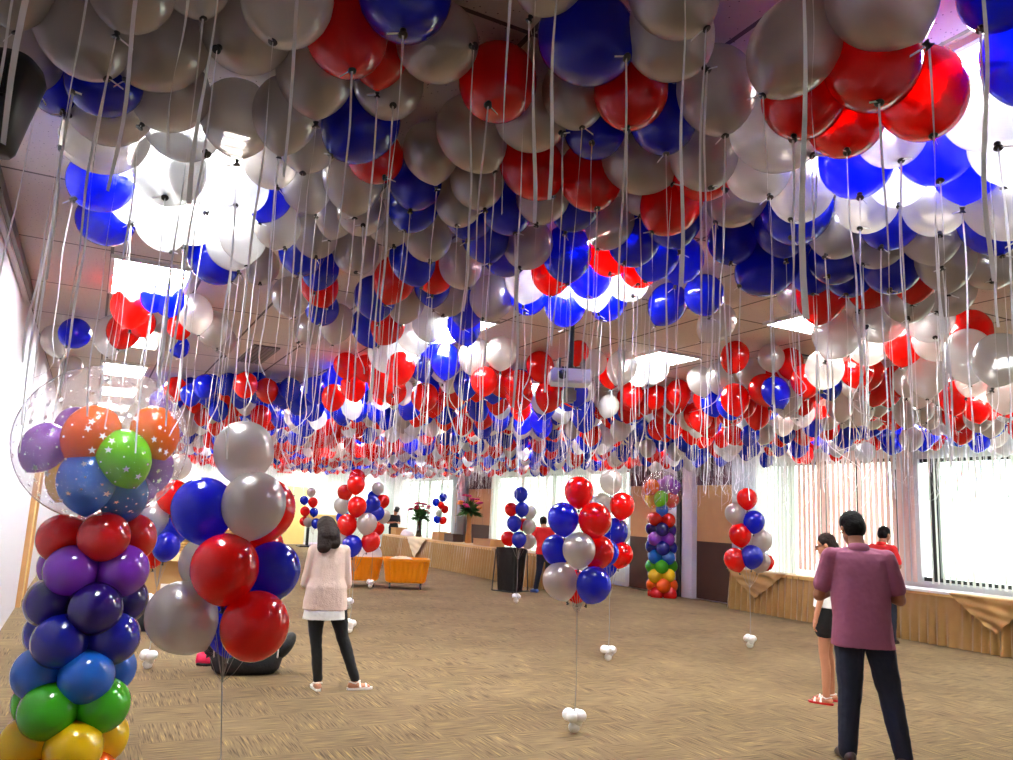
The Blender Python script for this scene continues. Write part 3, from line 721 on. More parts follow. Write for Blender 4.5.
inner = [('V', rel(45, 446, 4.55), .25), ('O', rel(92, 433, 4.5), .30), ('O', rel(158, 430, 4.7), .27), ('L', rel(133, 463, 4.42), .29), ('A', rel(85, 483, 4.45), .31), ('A', rel(122, 492, 4.7), .29), ('Y', rel(58, 488, 4.85), .26), ('Y', rel(115, 455, 4.95), .3), ('P', rel(155, 468, 4.95), .26), ('V', rel(70, 425, 4.95), .24), ('V', rel(140, 486, 4.9), .25)]
column(CB, 'tall rainbow balloon column with large star-printed bubble beside the left wall', LR, .292, .187, topc.z, (topc.x, topc.y), inner, .475, bc, True, 3)
CF = atz(662, 597, 0); bd = proj(CF + Vector((0, 0, 1)))[2]
def relf(x, y, dd=0): return atd(x, y, bd + dd) - CF
fi = [('O', relf(652, 487, -.1), .32), ('V', relf(668, 482, .1), .3), ('P', relf(674, 486, -.1), .28), ('L', relf(661, 498, -.25), .31), ('D', relf(673, 500, .0), .3), ('Y', relf(650, 500, .1), .33), ('V', relf(662, 486, .25), .3)]
tf = relf(661, 520)
column(CF, 'distant rainbow balloon column with clear bubble top before the wood panels', ['D', 'I', 'P', 'N', 'A', 'G', 'Y', 'O', 'D'], .31, .2, tf.z, (tf.x, tf.y), fi, .46, relf(662, 491), False, 5, collar=[('A', relf(662, 510, -.1), .27)])
# ------------------------------------------------------------------ buffet tables
def skirt_mesh(path, z0, z1, amp=.045, pitch=.15, seed=1):
    rr = random.Random(seed); bm = bmesh.new(); cols_ = []; s_acc = 0
    for (ax, ay), (bx, by) in zip(path, path[1:]):
        Lg = math.hypot(bx - ax, by - ay); n = max(2, int(Lg / .016)); nx, ny = (by - ay) / Lg, -(bx - ax) / Lg
        for k in range(n + 1):
            s = Lg * k / n; S = s_acc + s
            wv = sin(2 * pi * S / pitch + 1.3 * sin(S * 3.1) + .8 * sin(S * 7.7 + seed)) * (.75 + .25 * sin(S * 2.3))
            colv = []
            for j in range(7):
                f = j / 6; am = amp * (.35 + .65 * (1 - f)) * (wv + .35 * sin(S * 41 + f * 2)); fl = .05 * (1 - f)
                colv.append(bm.verts.new((ax + (bx - ax) * k / n + nx * (am + fl), ay + (by - ay) * k / n + ny * (am + fl), z0 + (z1 - z0) * f)))
            cols_.append(colv)
        s_acc += Lg
    for a, b in zip(cols_, cols_[1:]):
        for j in range(6): bm.faces.new((a[j], b[j], b[j + 1], a[j + 1]))
    return bm
def buffet(x0, x1, y0, y1, z, label, top='goldtop'):
    t = thing('buffet_table', label, 'table', (x0, y0, 0)); X, Y = x1 - x0, y1 - y0
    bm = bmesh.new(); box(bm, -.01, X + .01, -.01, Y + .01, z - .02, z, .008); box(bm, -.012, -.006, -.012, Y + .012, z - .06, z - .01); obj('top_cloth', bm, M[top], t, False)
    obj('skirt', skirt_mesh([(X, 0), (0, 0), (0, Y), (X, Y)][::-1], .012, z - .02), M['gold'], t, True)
    bm = bmesh.new(); box(bm, .03, X - .01, .03, Y - .03, z - .05, z - .022)
    obj('board', bm, M['wood_light'], t)
    for (lx, ly) in [(.1, .1), (X - .1, .1), (.1, Y - .1), (X - .1, Y - .1)]:
        bm = bmesh.new(); tube(bm, [(lx, ly, 0), (lx, ly, z - .05)], .02); obj('leg', bm, M['black'], t)
    return t
buffet(11.5, 12.02, 2.6, 12.2, .78, 'long gold-skirted table running under the right windows')
buffet(9.2, 9.95, 15.75, 26.6, .78, 'long gold-skirted buffet table behind the orange tubs')
bm = bmesh.new(); box(bm, 11.49, 12.02, 2.6, 8.9, .781, .79, .003); box(bm, 11.485, 11.495, 2.6, 8.9, .755, .79)
tag(obj('table_runner', bm, M['whitecloth']), 'white cloth laid along the windowed end of the right-hand table', 'cloth')
def swag(x, y, w, h, mat, label, z=.785, skew=0):
    bm = bmesh.new(); N = 22; rows = []
    for j in range(N + 1):
        f = j / N; r_ = []
        for i in range(N + 1):
            g = i / N * 2 - 1; ww = w / 2 * (1 - f)
            yy = y + g * ww + skew * f; zz2 = z - h * f
            fold = .014 * sin((g * (1 - f) * 9) + f * 5) + .01 * sin(f * 22 + g * 3)
            r_.append(bm.verts.new((x - .075 - .028 * f - fold * .8, yy, zz2)))
        rows.append(r_)
    for a, b in zip(rows, rows[1:]):
        for i in range(N): bm.faces.new((a[i], a[i + 1], b[i + 1], b[i]))
    # the part lying on the table top
    t0 = rows[0]; back = [bm.verts.new((v.co.x + .075 if 1 else 0, v.co.y, z + .012)) for v in t0]; bk2 = [bm.verts.new((x + .35, y + (v.co.y - y) * .35, z + .012)) for v in t0]
    for i in range(N):
        bm.faces.new((t0[i], back[i], back[i + 1], t0[i + 1])); bm.faces.new((back[i], bk2[i], bk2[i + 1], back[i + 1]))
    bmesh.ops.remove_doubles(bm, verts=bm.verts, dist=.0004)
    tag(obj('overlay_cloth', bm, M[mat], smooth=True), label, 'cloth')
swag(11.5, 11.45, 1.5, .52, 'gold', 'gold cloth triangle hanging off the far end of the right-hand table')
swag(11.5, 7.0, 1.15, .5, 'gold', 'gold satin triangle hanging below the bright window', skew=-.1)
swag(9.2, 23.3, 1.5, .62, 'creamcloth', 'cream cloth triangle hanging on the rear buffet table')
swag(9.2, 17.3, 1.5, .48, 'gold', 'gold cloth triangle near the black bin on the rear table')
# flowers
def flowers(x, y, z, hv, rv, vmat, cols3, R, label, seed):
    rr = random.Random(seed); t = thing('flower_vase', label, 'flowers', (x, y, z))
    bm = bmesh.new(); revolve(bm, [(rv * .8, 0), (rv, .02), (rv * .75, hv * .4), (rv * .7, hv * .8), (rv * 1.15, hv), (rv * 1.0, hv), (rv * .6, hv * .8)], 20); obj('vase', bm, M[vmat], t, True)
    bm = bmesh.new()
    for k in range(150):
        a = rr.uniform(0, 6.28); el = rr.uniform(-.3, 1.3); d = Vector((cos(a) * cos(el), sin(a) * cos(el), sin(el))); l = R * rr.uniform(.6, 1.05)
        p0 = Vector((0, 0, hv)); p1 = p0 + d * l; u, v, _ = frame_of(d); wv = rr.uniform(.035, .07)
        m_ = (p0 + p1) / 2 + Vector((0, 0, .03))
        f = [bm.verts.new(q) for q in (p0, m_ + u * wv, p1 + Vector((0, 0, -.04)), m_ - u * wv)]; bm.faces.new(f)
    obj('foliage', bm, M['leaf'], t)
    for k in range(22):
        a = rr.uniform(0, 6.28); el = rr.uniform(.1, 1.35); d = Vector((cos(a) * cos(el), sin(a) * cos(el), sin(el)))
        bm = bmesh.new(); p = Vector((0, 0, hv + .05)) + d * R * rr.uniform(.7, 1.05)
        for q in range(6): 
            aa = q * pi / 3; ell(bm, p + Vector((cos(aa) * .045, sin(aa) * .045, 0)), (.045, .045, .025), Euler((.5 * sin(aa), .5 * cos(aa), 0)), 8, 6)
        ell(bm, p + Vector((0, 0, .015)), (.02, .02, .02), None, 8, 6)
        obj('blossom', bm, M[cols3[k % 3]], t, True)
flowers(9.65, 24.4, .79, .62, .1, 'vase_d', ('petal_red', 'petal_red', 'petal_pink'), .42, 'dark vase of crimson flowers near the far end of the buffet', 4)
flowers(9.65, 20.6, .79, .85, .1, 'vase_t', ('petal_pink', 'petal_or', 'petal_pink'), .45, 'tall tan vase with pink and orange flowers before the grey column', 9)
# things on the buffet
def crate(x, y, z, sx, sy, sz, mat, name, label, cat):
    t = thing(name, label, cat, (x, y, z)); th = .02; bm = bmesh.new()
    box(bm, -sx, sx, -sy, sy, 0, th); box(bm, -sx, -sx + th, -sy, sy, th, sz); box(bm, sx - th, sx, -sy, sy, th, sz); box(bm, -sx + th, sx - th, -sy, -sy + th, th, sz); box(bm, -sx + th, sx - th, sy - th, sy, th, sz)
    obj('tray_body', bm, M[mat], t); bm = bmesh.new()
    box(bm, -sx - .012, sx + .012, -sy - .012, -sy + .01, sz, sz + .015); box(bm, -sx - .012, sx + .012, sy - .01, sy + .012, sz, sz + .015); box(bm, -sx - .012, -sx + .01, -sy + .01, sy - .01, sz, sz + .015); box(bm, sx - .01, sx + .012, -sy + .01, sy - .01, sz, sz + .015)
    obj('rim', bm, M[mat], t)
crate(9.6, 19.2, .79, .22, .5, .16, 'wood_light', 'wooden_tray', 'light wooden tray on the buffet right of the tan vase', 'tray')
crate(9.55, 21.4, .79, .16, .32, .2, 'wood_dark', 'wooden_box', 'dark brown box left of the tan vase', 'box')
crate(9.55, 22.3, .79, .2, .25, .22, 'wood_light', 'wooden_tray', 'pale wooden tray between the two flower vases', 'tray')
crate(9.55, 26.0, .79, .2, .25, .22, 'cardboard', 'cardboard_box', 'open tan box before the person in black hat', 'box')
def heap(name, x, y, z, rx, ry, rz_, mat, label, cat, seed=0):
    bm = bmesh.new(); rings = []
    for j in range(9):
        t_ = j / 8; r = cos(t_ * pi / 2) ** .7
        rings.append([Vector((x + rx * r * cos(a) * (1 + .18 * noise.noise(Vector((cos(a) * 2, sin(a) * 2, seed + t_ * 3)))), y + ry * r * sin(a) * (1 + .18 * noise.noise(Vector((cos(a) * 2, sin(a) * 2, seed + 9 + t_ * 3)))), z + rz_ * sin(t_ * pi / 2) + .03 * noise.noise(Vector((cos(a) * 3, sin(a) * 3, seed + t_ * 6))) * (j > 0))) for a in [2 * pi * i / 26 for i in range(26)]])
    ring_loft(bm, rings); return tag(obj(name, bm, M[mat], smooth=True), label, cat)
heap('folded_cloth', 9.6, 17.3, .79, .16, .22, .14, 'whitecloth', 'small white cloth lying on the buffet near the bin', 'cloth', 3)
heap('folded_cloth', 9.6, 25.3, .79, .2, .4, .2, 'whitecloth', 'white cloth heaped beside the dark flower vase', 'cloth', 5)
# orange tubs
def tub(x, y, rz, sx, sy, label):
    t = thing('laundry_tub', label, 'tub', (x, y, 0), rz); z0, z1 = .13, .62
    def rr_(sx_, sy_, z, rib, n=120):
        pts = []
        for i in range(n):
            a = 2 * pi * i / n; ct, st = cos(a), sin(a); e_ = (abs(ct) ** 5 + abs(st) ** 5) ** -.2
            k = 1 + (rib * (1 if (i // 2) % 2 else 0))
            pts.append(Vector((sx_ * k * ct * e_, sy_ * k * st * e_, z)))
        return pts
    bm = bmesh.new()
    ring_loft(bm, [rr_(sx * .82, sy * .8, z0, .0), rr_(sx * .84, sy * .83, z0 + .03, .06), rr_(sx * .97, sy * .97, z1 - .06, .06), rr_(sx, sy, z1 - .05, 0), rr_(sx * .96, sy * .94, z1 - .05, 0), rr_(sx * .82, sy * .78, z0 + .05, 0)])
    obj('tub_body', bm, M['orangetub'], t, False)
    bm = bmesh.new(); ring_loft(bm, [rr_(sx, sy, z1 - .05, 0), rr_(sx * 1.05, sy * 1.06, z1 - .05, 0), rr_(sx * 1.05, sy * 1.06, z1, 0), rr_(sx * .98, sy * .96, z1, 0), rr_(sx * .96, sy * .94, z1 - .05, 0)], caps=False); obj('rim', bm, M['orangetub'], t, False)
    for a, b in ((-1, -1), (1, -1), (1, 1), (-1, 1)):
        bm = bmesh.new(); tube(bm, [(a * sx * .68, b * sy * .6, z0), (a * sx * .68, b * sy * .6, .07)], .02, 8)
        tube(bm, [(a * sx * .68 - .018, b * sy * .6, .045), (a * sx * .68 + .018, b * sy * .6, .045)], .045, 14); obj('caster', bm, M['black'], t)
ca = atz(397, 590, 0); cb = atz(356, 588, 0)
vd = atan2(ray(400, 560).x, ray(400, 560).y)
tub(ca.x + .3, ca.y + .35, -vd, .47, .36, 'orange ribbed laundry tub on casters, right of the pair')
tub(cb.x + .15, cb.y + .5, -vd + .1, .5, .36, 'orange ribbed laundry tub heaped with white linen, left of the pair')
heap('linen_pile', cb.x + .38, cb.y + .45, .45, .3, .26, .42, 'whitecloth', 'white linen heaped up in the left orange tub', 'linen', 8)
heap('linen_pile', ca.x + .2, ca.y + .38, .45, .32, .24, .2, 'creamcloth', 'cream linen showing above the right orange tub', 'linen', 11)
# waste bin with black liner
bp_ = atz(511, 592, 0); t = thing('waste_bin', 'black bin with draped black liner at the end of the buffet', 'bin', (bp_.x + .05, bp_.y + .15, 0), .5)
bm = bmesh.new(); rings = []
for j in range(12):
    f = j / 11; rings.append([Vector(((.23 + .07 * f) * math.copysign(abs(cos(a)) ** .5, cos(a)) * (1 + .07 * noise.noise(Vector((cos(a) * 4, sin(a) * 4, f * 2)))), (.22 + .06 * f) * math.copysign(abs(sin(a)) ** .5, sin(a)) * (1 + .07 * noise.noise(Vector((cos(a) * 4, sin(a) * 4, 7 + f * 2)))), .02 + .9 * f)) for a in [2 * pi * i / 48 for i in range(48)]])
ring_loft(bm, rings, caps=False); bm.faces.new([bm.verts.new((.25 * cos(2*pi*i/12), .25 * sin(2*pi*i/12), .03)) for i in range(12)]); obj('liner', bm, M['bag'], t, True)
bm = bmesh.new()
for s in (-1, 1): tube(bm, [(s * .29, -.27, .02), (s * .25, -.24, .88)], .013); tube(bm, [(s * .29, .27, .02), (s * .25, .24, .88)], .013)
tube(bm, [(-.33, -.28, .02), (.31, -.28, .02)], .013); tube(bm, [(-.29, -.28, .02), (-.29, .28, .02)], .013); obj('stand', bm, M['black'], t)
# projector on its mount
P = atd(570, 378, 6.6); t = thing('ceiling_projector', 'silver projector hanging on a black pole from the ceiling', 'projector', P, -.45)
bm = bmesh.new(); box(bm, -.17, .17, -.13, .13, -.06, .06, .015); obj('casing', bm, M['silver'], t)
bm = bmesh.new(); revolve(bm, [(.035, 0), (.04, .03), (.03, .04)], 16); ln = obj('lens', bm, M['black'], t, True); ln.location = (-.08, -.13, 0); ln.rotation_euler = (radians(90), 0, 0)
bm = bmesh.new(); tube(bm, [(0, 0, .06), (0, 0, CEIL - P.z)], .025, 10); box(bm, -.08, .08, -.08, .08, .06, .08); obj('mount_pole', bm, M['black'], t)
bm = bmesh.new()
for s in (-1, 1): box(bm, s * .1 - .01, s * .1 + .01, -.09, .09, .06, .15)
obj('bracket', bm, M['black'], t)
bm = bmesh.new(); box(bm, -.06, .06, .0, .12, -.2, -.08, .02); obj('cable_box', bm, M['vent'], t)
# speaker by the left wall
S = atd(0, 100, 2.2); t = thing('wall_speaker', 'black speaker hung high by the left wall', 'speaker', S, radians(-20))
bm = bmesh.new()
loft(bm, [((0, .02, -.15), .03, .04), ((0, .01, -.14), .045, .05), ((0, 0, -.03), .07, .075), ((0, 0, .08), .095, .09), ((0, 0, .115), .085, .08), ((0, 0, .125), .06, .06)], 28, 3.5); obj('cabinet', bm, M['black'], t, True)
bm = bmesh.new(); box(bm, -.06, .06, -.095, -.08, -.03, .08, .008); obj('grille', bm, M['blackfab'], t)
bm = bmesh.new(); tube(bm, [(-.02, .05, .05), (-.3, .12, .1)], .018, 8); tube(bm, [(-.3, .12, .1), ((XL - S.x) * 1.0, .15, .12)], .018, 8); obj('bracket', bm, M['black'], t)
# bags on the floor
bpz = atz(248, 676, 0); t = thing('duffel_bag', 'black duffel bag with white piping on the floor behind the large bouquet', 'bag', (bpz.x, bpz.y + .15, 0), -.25)
bm = bmesh.new(); loft(bm, [((0, 0, .01), .27, .14), ((0, 0, .05), .31, .17), ((0, 0, .16), .34, .17), ((0, 0, .25), .3, .12), ((0, 0, .3), .22, .05)], 30, 3); obj('bag_body', bm, M['blackfab'], t, True)
for s in (-1, 1):
    bm = bmesh.new(); ell(bm, (s * .34, 0, .25), (.075, .13, .15), Euler((0, s * .6, 0))); e_ = obj('end_pocket', bm, M['blackfab'], t, True)
    bm = bmesh.new(); tube(bm, [(s * (.27 + .02 * cos(a)), -.14 * cos(a), .23 + .13 * sin(a) ) for a in [2 * pi * k / 16 for k in range(17)]], .008, 6); obj('piping', bm, M['sandal'], t)
bm = bmesh.new(); tube(bm, [(-.18, -.13, .22), (-.1, -.12, .34), (.1, -.12, .34), (.18, -.13, .22)], .012, 8); obj('handle', bm, M['blackfab'], t)
pz = atz(208, 666, 0); t = thing('handbag', 'small pink pouch on the floor left of the black duffel', 'bag', (pz.x, pz.y + .05, 0), -.2)
bm = bmesh.new(); loft(bm, [((0, 0, .005), .1, .05), ((0, 0, .03), .115, .06), ((0, 0, .1), .11, .05), ((0, 0, .125), .09, .02)], 22, 3); obj('pouch', bm, M['pink'], t, True)
bm = bmesh.new(); tube(bm, [(-.1, -.05, .02), (0, -.06, .012), (.1, -.05, .02)], .012); obj('trim', bm, M['blackfab'], t)
# left background: backpack, box, stacked gold cloth
q = atz(134, 633, 0); t = thing('backpack', 'black backpack on the floor right of the left rainbow column', 'bag', (q.x, q.y + .2, 0), 0)
bm = bmesh.new(); loft(bm, [((0, 0, .01), .3, .16), ((0, 0, .1), .33, .19), ((0, 0, .28), .28, .15), ((0, 0, .36), .15, .07)], 28, 2.8); obj('pack_body', bm, M['blackfab'], t, True)
bm = bmesh.new(); tube(bm, [(-.1, -.12, .3), (0, -.14, .42), (.1, -.12, .3)], .012); obj('handle', bm, M['blackfab'], t)
heap('folded_cloth', q.x + .02, q.y + .2, .35, .2, .13, .09, 'blouse', 'white and pale cloth lying on the black backpack', 'cloth', 2)
q = atz(165, 600, 0)
t = thing('cardboard_box', 'large cardboard box behind the silver balloon at left', 'box', (q.x, q.y + .3, 0), -.15)
bm = bmesh.new(); box(bm, -.3, .3, -.25, .25, 0, .72, .004); obj('carton', bm, M['cardboard'], t)
for s in (-1, 1):
    bm = bmesh.new(); box(bm, -.3, .3, 0, .2, 0, .006, mtx=Matrix.Translation((0, s * .25, .72)) @ Matrix.Rotation(-.5 if s > 0 else pi + .5, 4, 'X')); obj('flap', bm, M['cardboard'], t)
bm = bmesh.new(); box(bm, -.05, .12, -.252, -.2505, .1, .25); obj('label', bm, M['sandal'], t)
t = thing('linen_trolley', 'trolley stacked with folded gold cloths beside the cardboard box', 'trolley', (q.x + .75, q.y + .9, 0), 0)
bm = bmesh.new(); box(bm, -.8, .45, -.35, .35, .5, .54, .01); obj('platform', bm, M['wood_light'], t)
for a, b in ((-.75, -.3), (.4, -.3), (.4, .3), (-.75, .3)):
    bm = bmesh.new(); tube(bm, [(a, b, 0), (a, b, .5)], .02); obj('leg', bm, M['black'], t)
gc = 0
for (sx, n) in ((-.5, 10), (.12, 12)):
    for k in range(n):
        bm = bmesh.new(); x0 = q.x + .75 + sx; w_ = .26 + random.uniform(-.02, .03); z_ = .54 + k * .05
        loft(bm, [((x0, q.y + .9, z_), w_, .26), ((x0, q.y + .9, z_ + .012), w_ + .02, .28), ((x0, q.y + .9, z_ + .038), w_ + .02, .28), ((x0 + .01, q.y + .9, z_ + .05), w_ - .01, .25)], 24, 5)
        tag(obj('folded_cloth', bm, M['goldtop'], smooth=True), 'folded gold tablecloth in the %s stack on the trolley' % ('left' if sx < 0 else 'right'), 'cloth', 'folded gold cloths, %s stack' % ('left' if sx < 0 else 'right'))
# service table by the far door
q = atz(300, 547, 0); t = thing('folding_table', 'small wooden folding table on black feet before the yellow door', 'table', (q.x + .9, q.y + .2, 0), 0)
bm = bmesh.new(); box(bm, -.7, .9, -.4, .4, .95, 1.3, .01); obj('cabinet_top', bm, M['door'], t)
for a in (-.6, .8):
    bm = bmesh.new(); box(bm, a - .05, a + .05, -.05, .05, .05, .95); box(bm, a - .35, a + .35, -.3, .3, 0.0, .06, .01); obj('leg', bm, M['black'], t)

# ------------------------------------------------------------------ people
def blob(name, prims, mat, parent, vox=.007, it=6, wr=0.0):
    bm = bmesh.new()
    for pr in prims:
        k = pr[0]
        if k == 'c': capsule(bm, pr[1], pr[2], pr[3], pr[4], flat=pr[5] if len(pr) > 5 else 1)
        elif k == 'e': ell(bm, pr[1], pr[2], Euler(pr[3]) if len(pr) > 3 else None)
        elif k == 'l': loft(bm, pr[1], 28, pr[2] if len(pr) > 2 else 2.3)
    o = obj(name, bm, mat, parent, True)
    r = o.modifiers.new('r', 'REMESH'); r.mode = 'VOXEL'; r.voxel_size = vox; r.use_smooth_shade = True
    s = o.modifiers.new('s', 'SMOOTH'); s.factor = .5; s.iterations = it
    if wr:
        tx = bpy.data.textures.get('folds') or bpy.data.textures.new('folds', 'CLOUDS'); tx.noise_scale = .11
        dm = o.modifiers.new('d', 'DISPLACE'); dm.texture = tx; dm.strength = wr; dm.mid_level = .5
    return o
def V(*a): return Vector(a)
def hand_prims(w, el, side, s):
    """palm, four bent fingers and a side thumb, continuing the forearm from elbow el to wrist w"""
    d = (w - el).normalized(); u = d.cross(V(0, 0, 1)).normalized() * side; n = u.cross(d).normalized()
    if n.z > 0: n = -n
    pr = [('c', w, .026 * s, w + d * .035 * s, .028 * s), ('c', w + d * .04 * s - u * .018 * s, .019 * s, w + d * .085 * s - u * .026 * s, .014 * s), ('c', w + d * .04 * s + u * .018 * s, .019 * s, w + d * .085 * s + u * .026 * s, .014 * s), ('c', w + d * .03 * s, .024 * s, w + d * .085 * s, .016 * s)]
    for i, (o_, l_) in enumerate(((-.031, .9), (-.0105, 1.0), (.0105, .95), (.031, .75))):
        b = w + d * .088 * s + u * o_ * s; m_ = b + (d * .03 + n * .012) * l_ * s; e_ = m_ + (d * .012 + n * .03) * l_ * s
        pr += [('c', b, .0095 * s, m_, .009 * s), ('c', m_, .009 * s, e_, .0075 * s)]
    b = w + d * .03 * s - u * .028 * s; m_ = b + (d * .022 - u * .022 + n * .01) * s; e_ = m_ + (d * .026 + n * .012) * s
    pr += [('c', b, .013 * s, m_, .011 * s), ('c', m_, .011 * s, e_, .009 * s)]
    return pr
def person(loc, rz, H, label, P, wear, hair, skin='skin', vox=.007, female=False, glasses=False):
    s = H / 1.75; t = thing('person', label, 'person', loc, rz)
    fx = 1.0 if not female else .88
    A = {k: Vector(v) * s for k, v in P.items()}
    hip = {sd: V(sd * .09 * s, A['pel'].y, A['pel'].z) + V(A['pel'].x, 0, 0) for sd in (-1, 1)}
    sh = {sd: A['chest'] + V(sd * .165 * fx * s * wear.get('shw', 1), -.01 * s, .088 * s) for sd in (-1, 1)}
    neck0 = A['chest'] + V(0, -.01 * s, .15 * s); hd = A['head']
    bulk = wear.get('bulk', 1.0)
    def torso(k, top=.165, hem=-.02, kk=1.0, flare=1.0):
        pel, ch = A['pel'], A['chest']; mid = pel.lerp(ch, .45)
        W = (.155 if not female else .16, .135 if not female else .118, .165 if not female else .145)
        zt = ch.z + top * s
        return [(pel + V(0, 0, hem * s), W[0] * s * bulk * k * flare, .11 * s * bulk * k * flare), (pel + V(0, 0, .06 * s), W[0] * .98 * s * bulk * k * (flare + 1) / 2, .112 * s * bulk * k * (flare + 1) / 2), (mid, W[1] * s * bulk * k * kk, .1 * s * bulk * k * kk),
                (ch, W[2] * s * bulk * k, .112 * s * bulk * k), (ch + V(0, 0, .08 * s), W[2] * 1.03 * s * bulk * k, .098 * s * bulk * k), (ch + V(0, -.005, .125 * s), W[2] * .86 * s * bulk * k, .078 * s * bulk * k), (V(ch.x, ch.y - .01 * s, zt), W[2] * .42 * s * k, .055 * s * k)]
    e = [radians(a) for a in P.get('hrot', (0, 0, 0))]; He = Euler((e[0], e[1], e[2])); HR = He.to_matrix()
    hh = lambda x, y, z: hd + HR @ (V(x, y, z) * s)
    body = [('l', torso(.9))]
    body += [('c', neck0 - V(0, 0, .04 * s), .062 * s * (1 if not female else .85), hh(0, -.02, -.07), .052 * s * (1 if not female else .85))]
    body += [('e', hh(0, -.01, .03), (.075 * s, .092 * s, .088 * s), tuple(He)), ('e', hh(0, .028, -.035), (.058 * s, .062 * s, .075 * s), tuple(He)), ('c', hh(0, .088, .01), .01 * s, hh(0, .106, -.022), .013 * s),
             ('c', hh(-.02, .082, -.055), .009 * s, hh(.02, .082, -.055), .009 * s), ('c', hh(-.01, .07, -.092), .016 * s, hh(.01, .07, -.092), .016 * s),
             ('e', hh(.076, -.005, -.005), (.01 * s, .02 * s, .032 * s), tuple(He)), ('e', hh(-.076, -.005, -.005), (.01 * s, .02 * s, .032 * s), tuple(He))]
    g = 1 if not female else .84
    for sd in (-1, 1):
        k = 'l' if sd < 0 else 'r'; el, wr = A['el' + k], A['wr' + k]; kn, an = A['kn' + k], A['an' + k]
        body += [('c', sh[sd], .055 * s * g, el, .042 * s * g), ('c', el, .042 * s * g, wr, .027 * s * g)] + hand_prims(wr, el, sd, s * (1 if not female else .9))
        lc = .7 if wear.get('leglen', 2) > 1 else 1
        body += [('c', hip[sd], .085 * s * lc, kn, .058 * s * lc * g), ('c', kn, .056 * s * lc * g, kn.lerp(an, .35) + V(0, -.012 * s, 0), .056 * s * g * lc), ('c', kn.lerp(an, .35) + V(0, -.012 * s, 0), .056 * s * g * lc, an, .036 * s)]
        tow = P.get('toe' + k, (0, 1)); td = V(tow[0], tow[1], 0).normalized()
        body += [('c', an + V(0, 0, -.045 * s) - td * .03 * s, .034 * s, an + td * .13 * s + V(0, 0, -.062 * s), .024 * s)]
    blob('body', body, M[skin], t, min(vox, .0065) if vox < .009 else vox, 4)
    for sd in (-1, 1):
        bm = bmesh.new(); ell(bm, hh(sd * .03, .083, .006), (.013 * s, .008 * s, .008 * s), He, 10, 8); obj('eye', bm, M['eye'], t, True)
    # clothes
    sm, sl = wear['shirt'], wear.get('sleeve', .55)
    shp = [('c', neck0 + V(sd * .03 * s, 0, -.03 * s), .05 * s * g, sh[sd], .06 * s * g) for sd in (-1, 1)]
    shp += [('l', torso(1.04, .15, wear.get('hem', -.02), wear.get('waist', 1.04), wear.get('flare', 1.16)))]
    for sd in (-1, 1):
        k = 'l' if sd < 0 else 'r'; el, wr = A['el' + k], A['wr' + k]
        if sl <= 1: shp += [('c', sh[sd], .068 * s * g, sh[sd].lerp(el, sl), .064 * s * g)]
        else: shp += [('c', sh[sd], .066 * s * g, el, .054 * s * g), ('c', el, .053 * s * g, el.lerp(wr, sl - 1), .038 * s * g)]
    so = blob('shirt', shp, M[sm], t, vox, 6, .012 * s)
    if wear.get('collar'):
        bm = bmesh.new(); cp = neck0 + V(0, -.005, .02 * s)
        rings = []
        for (r, z) in ((.075, -.04), (.074, -.02), (.064, .012), (.058, .014), (.06, -.02)): rings.append([cp + V(r * 1.05 * s * cos(a), r * s * sin(a) , z * s + .012 * s * (-sin(a))) for a in [2 * pi * i / 24 for i in range(24)]])
        ring_loft(bm, rings, caps=False); obj('collar', bm, M[wear['collar']], t, True)
    if wear.get('under'):
        pel = A['pel']; blob('blouse_hem', [('l', [(pel + V(0, 0, wear['under'][1] * s), .197 * s, .148 * s), (pel + V(0, 0, -.16 * s), .192 * s, .143 * s), (pel + V(0, 0, -.08 * s), .16 * s, .12 * s)])], M[wear['under'][0]], t, vox, 3, .012 * s)
    lk = wear['legs']; le = wear.get('leglen', 2)
    pp = [('l', [(A['pel'] + V(0, 0, -.1 * s), .15 * s * bulk, .108 * s * bulk), (A['pel'] + V(0, 0, -.03 * s), .168 * s * bulk * (1.02), .12 * s * bulk), (A['pel'] + V(0, 0, .07 * s), .15 * s * bulk, .112 * s * bulk)])]
    for sd in (-1, 1):
        k = 'l' if sd < 0 else 'r'; kn, an = A['kn' + k], A['an' + k]; wl = wear.get('wide', 1.0)
        if le < 1: pp += [('c', hip[sd] - V(0, 0, .02 * s), .1 * s * bulk, hip[sd].lerp(kn, le), .094 * s)]
        else: pp += [('c', hip[sd] - V(0, 0, .03 * s), .095 * s * bulk, kn, .068 * s * wl), ('c', kn, .067 * s * wl, an + V(0, 0, .02 * s if wl < 1.1 else -.02 * s), .05 * s * wl)]
    blob('trousers' if le > 1 else 'shorts', pp, M[lk], t, vox, 5, .014 * s)
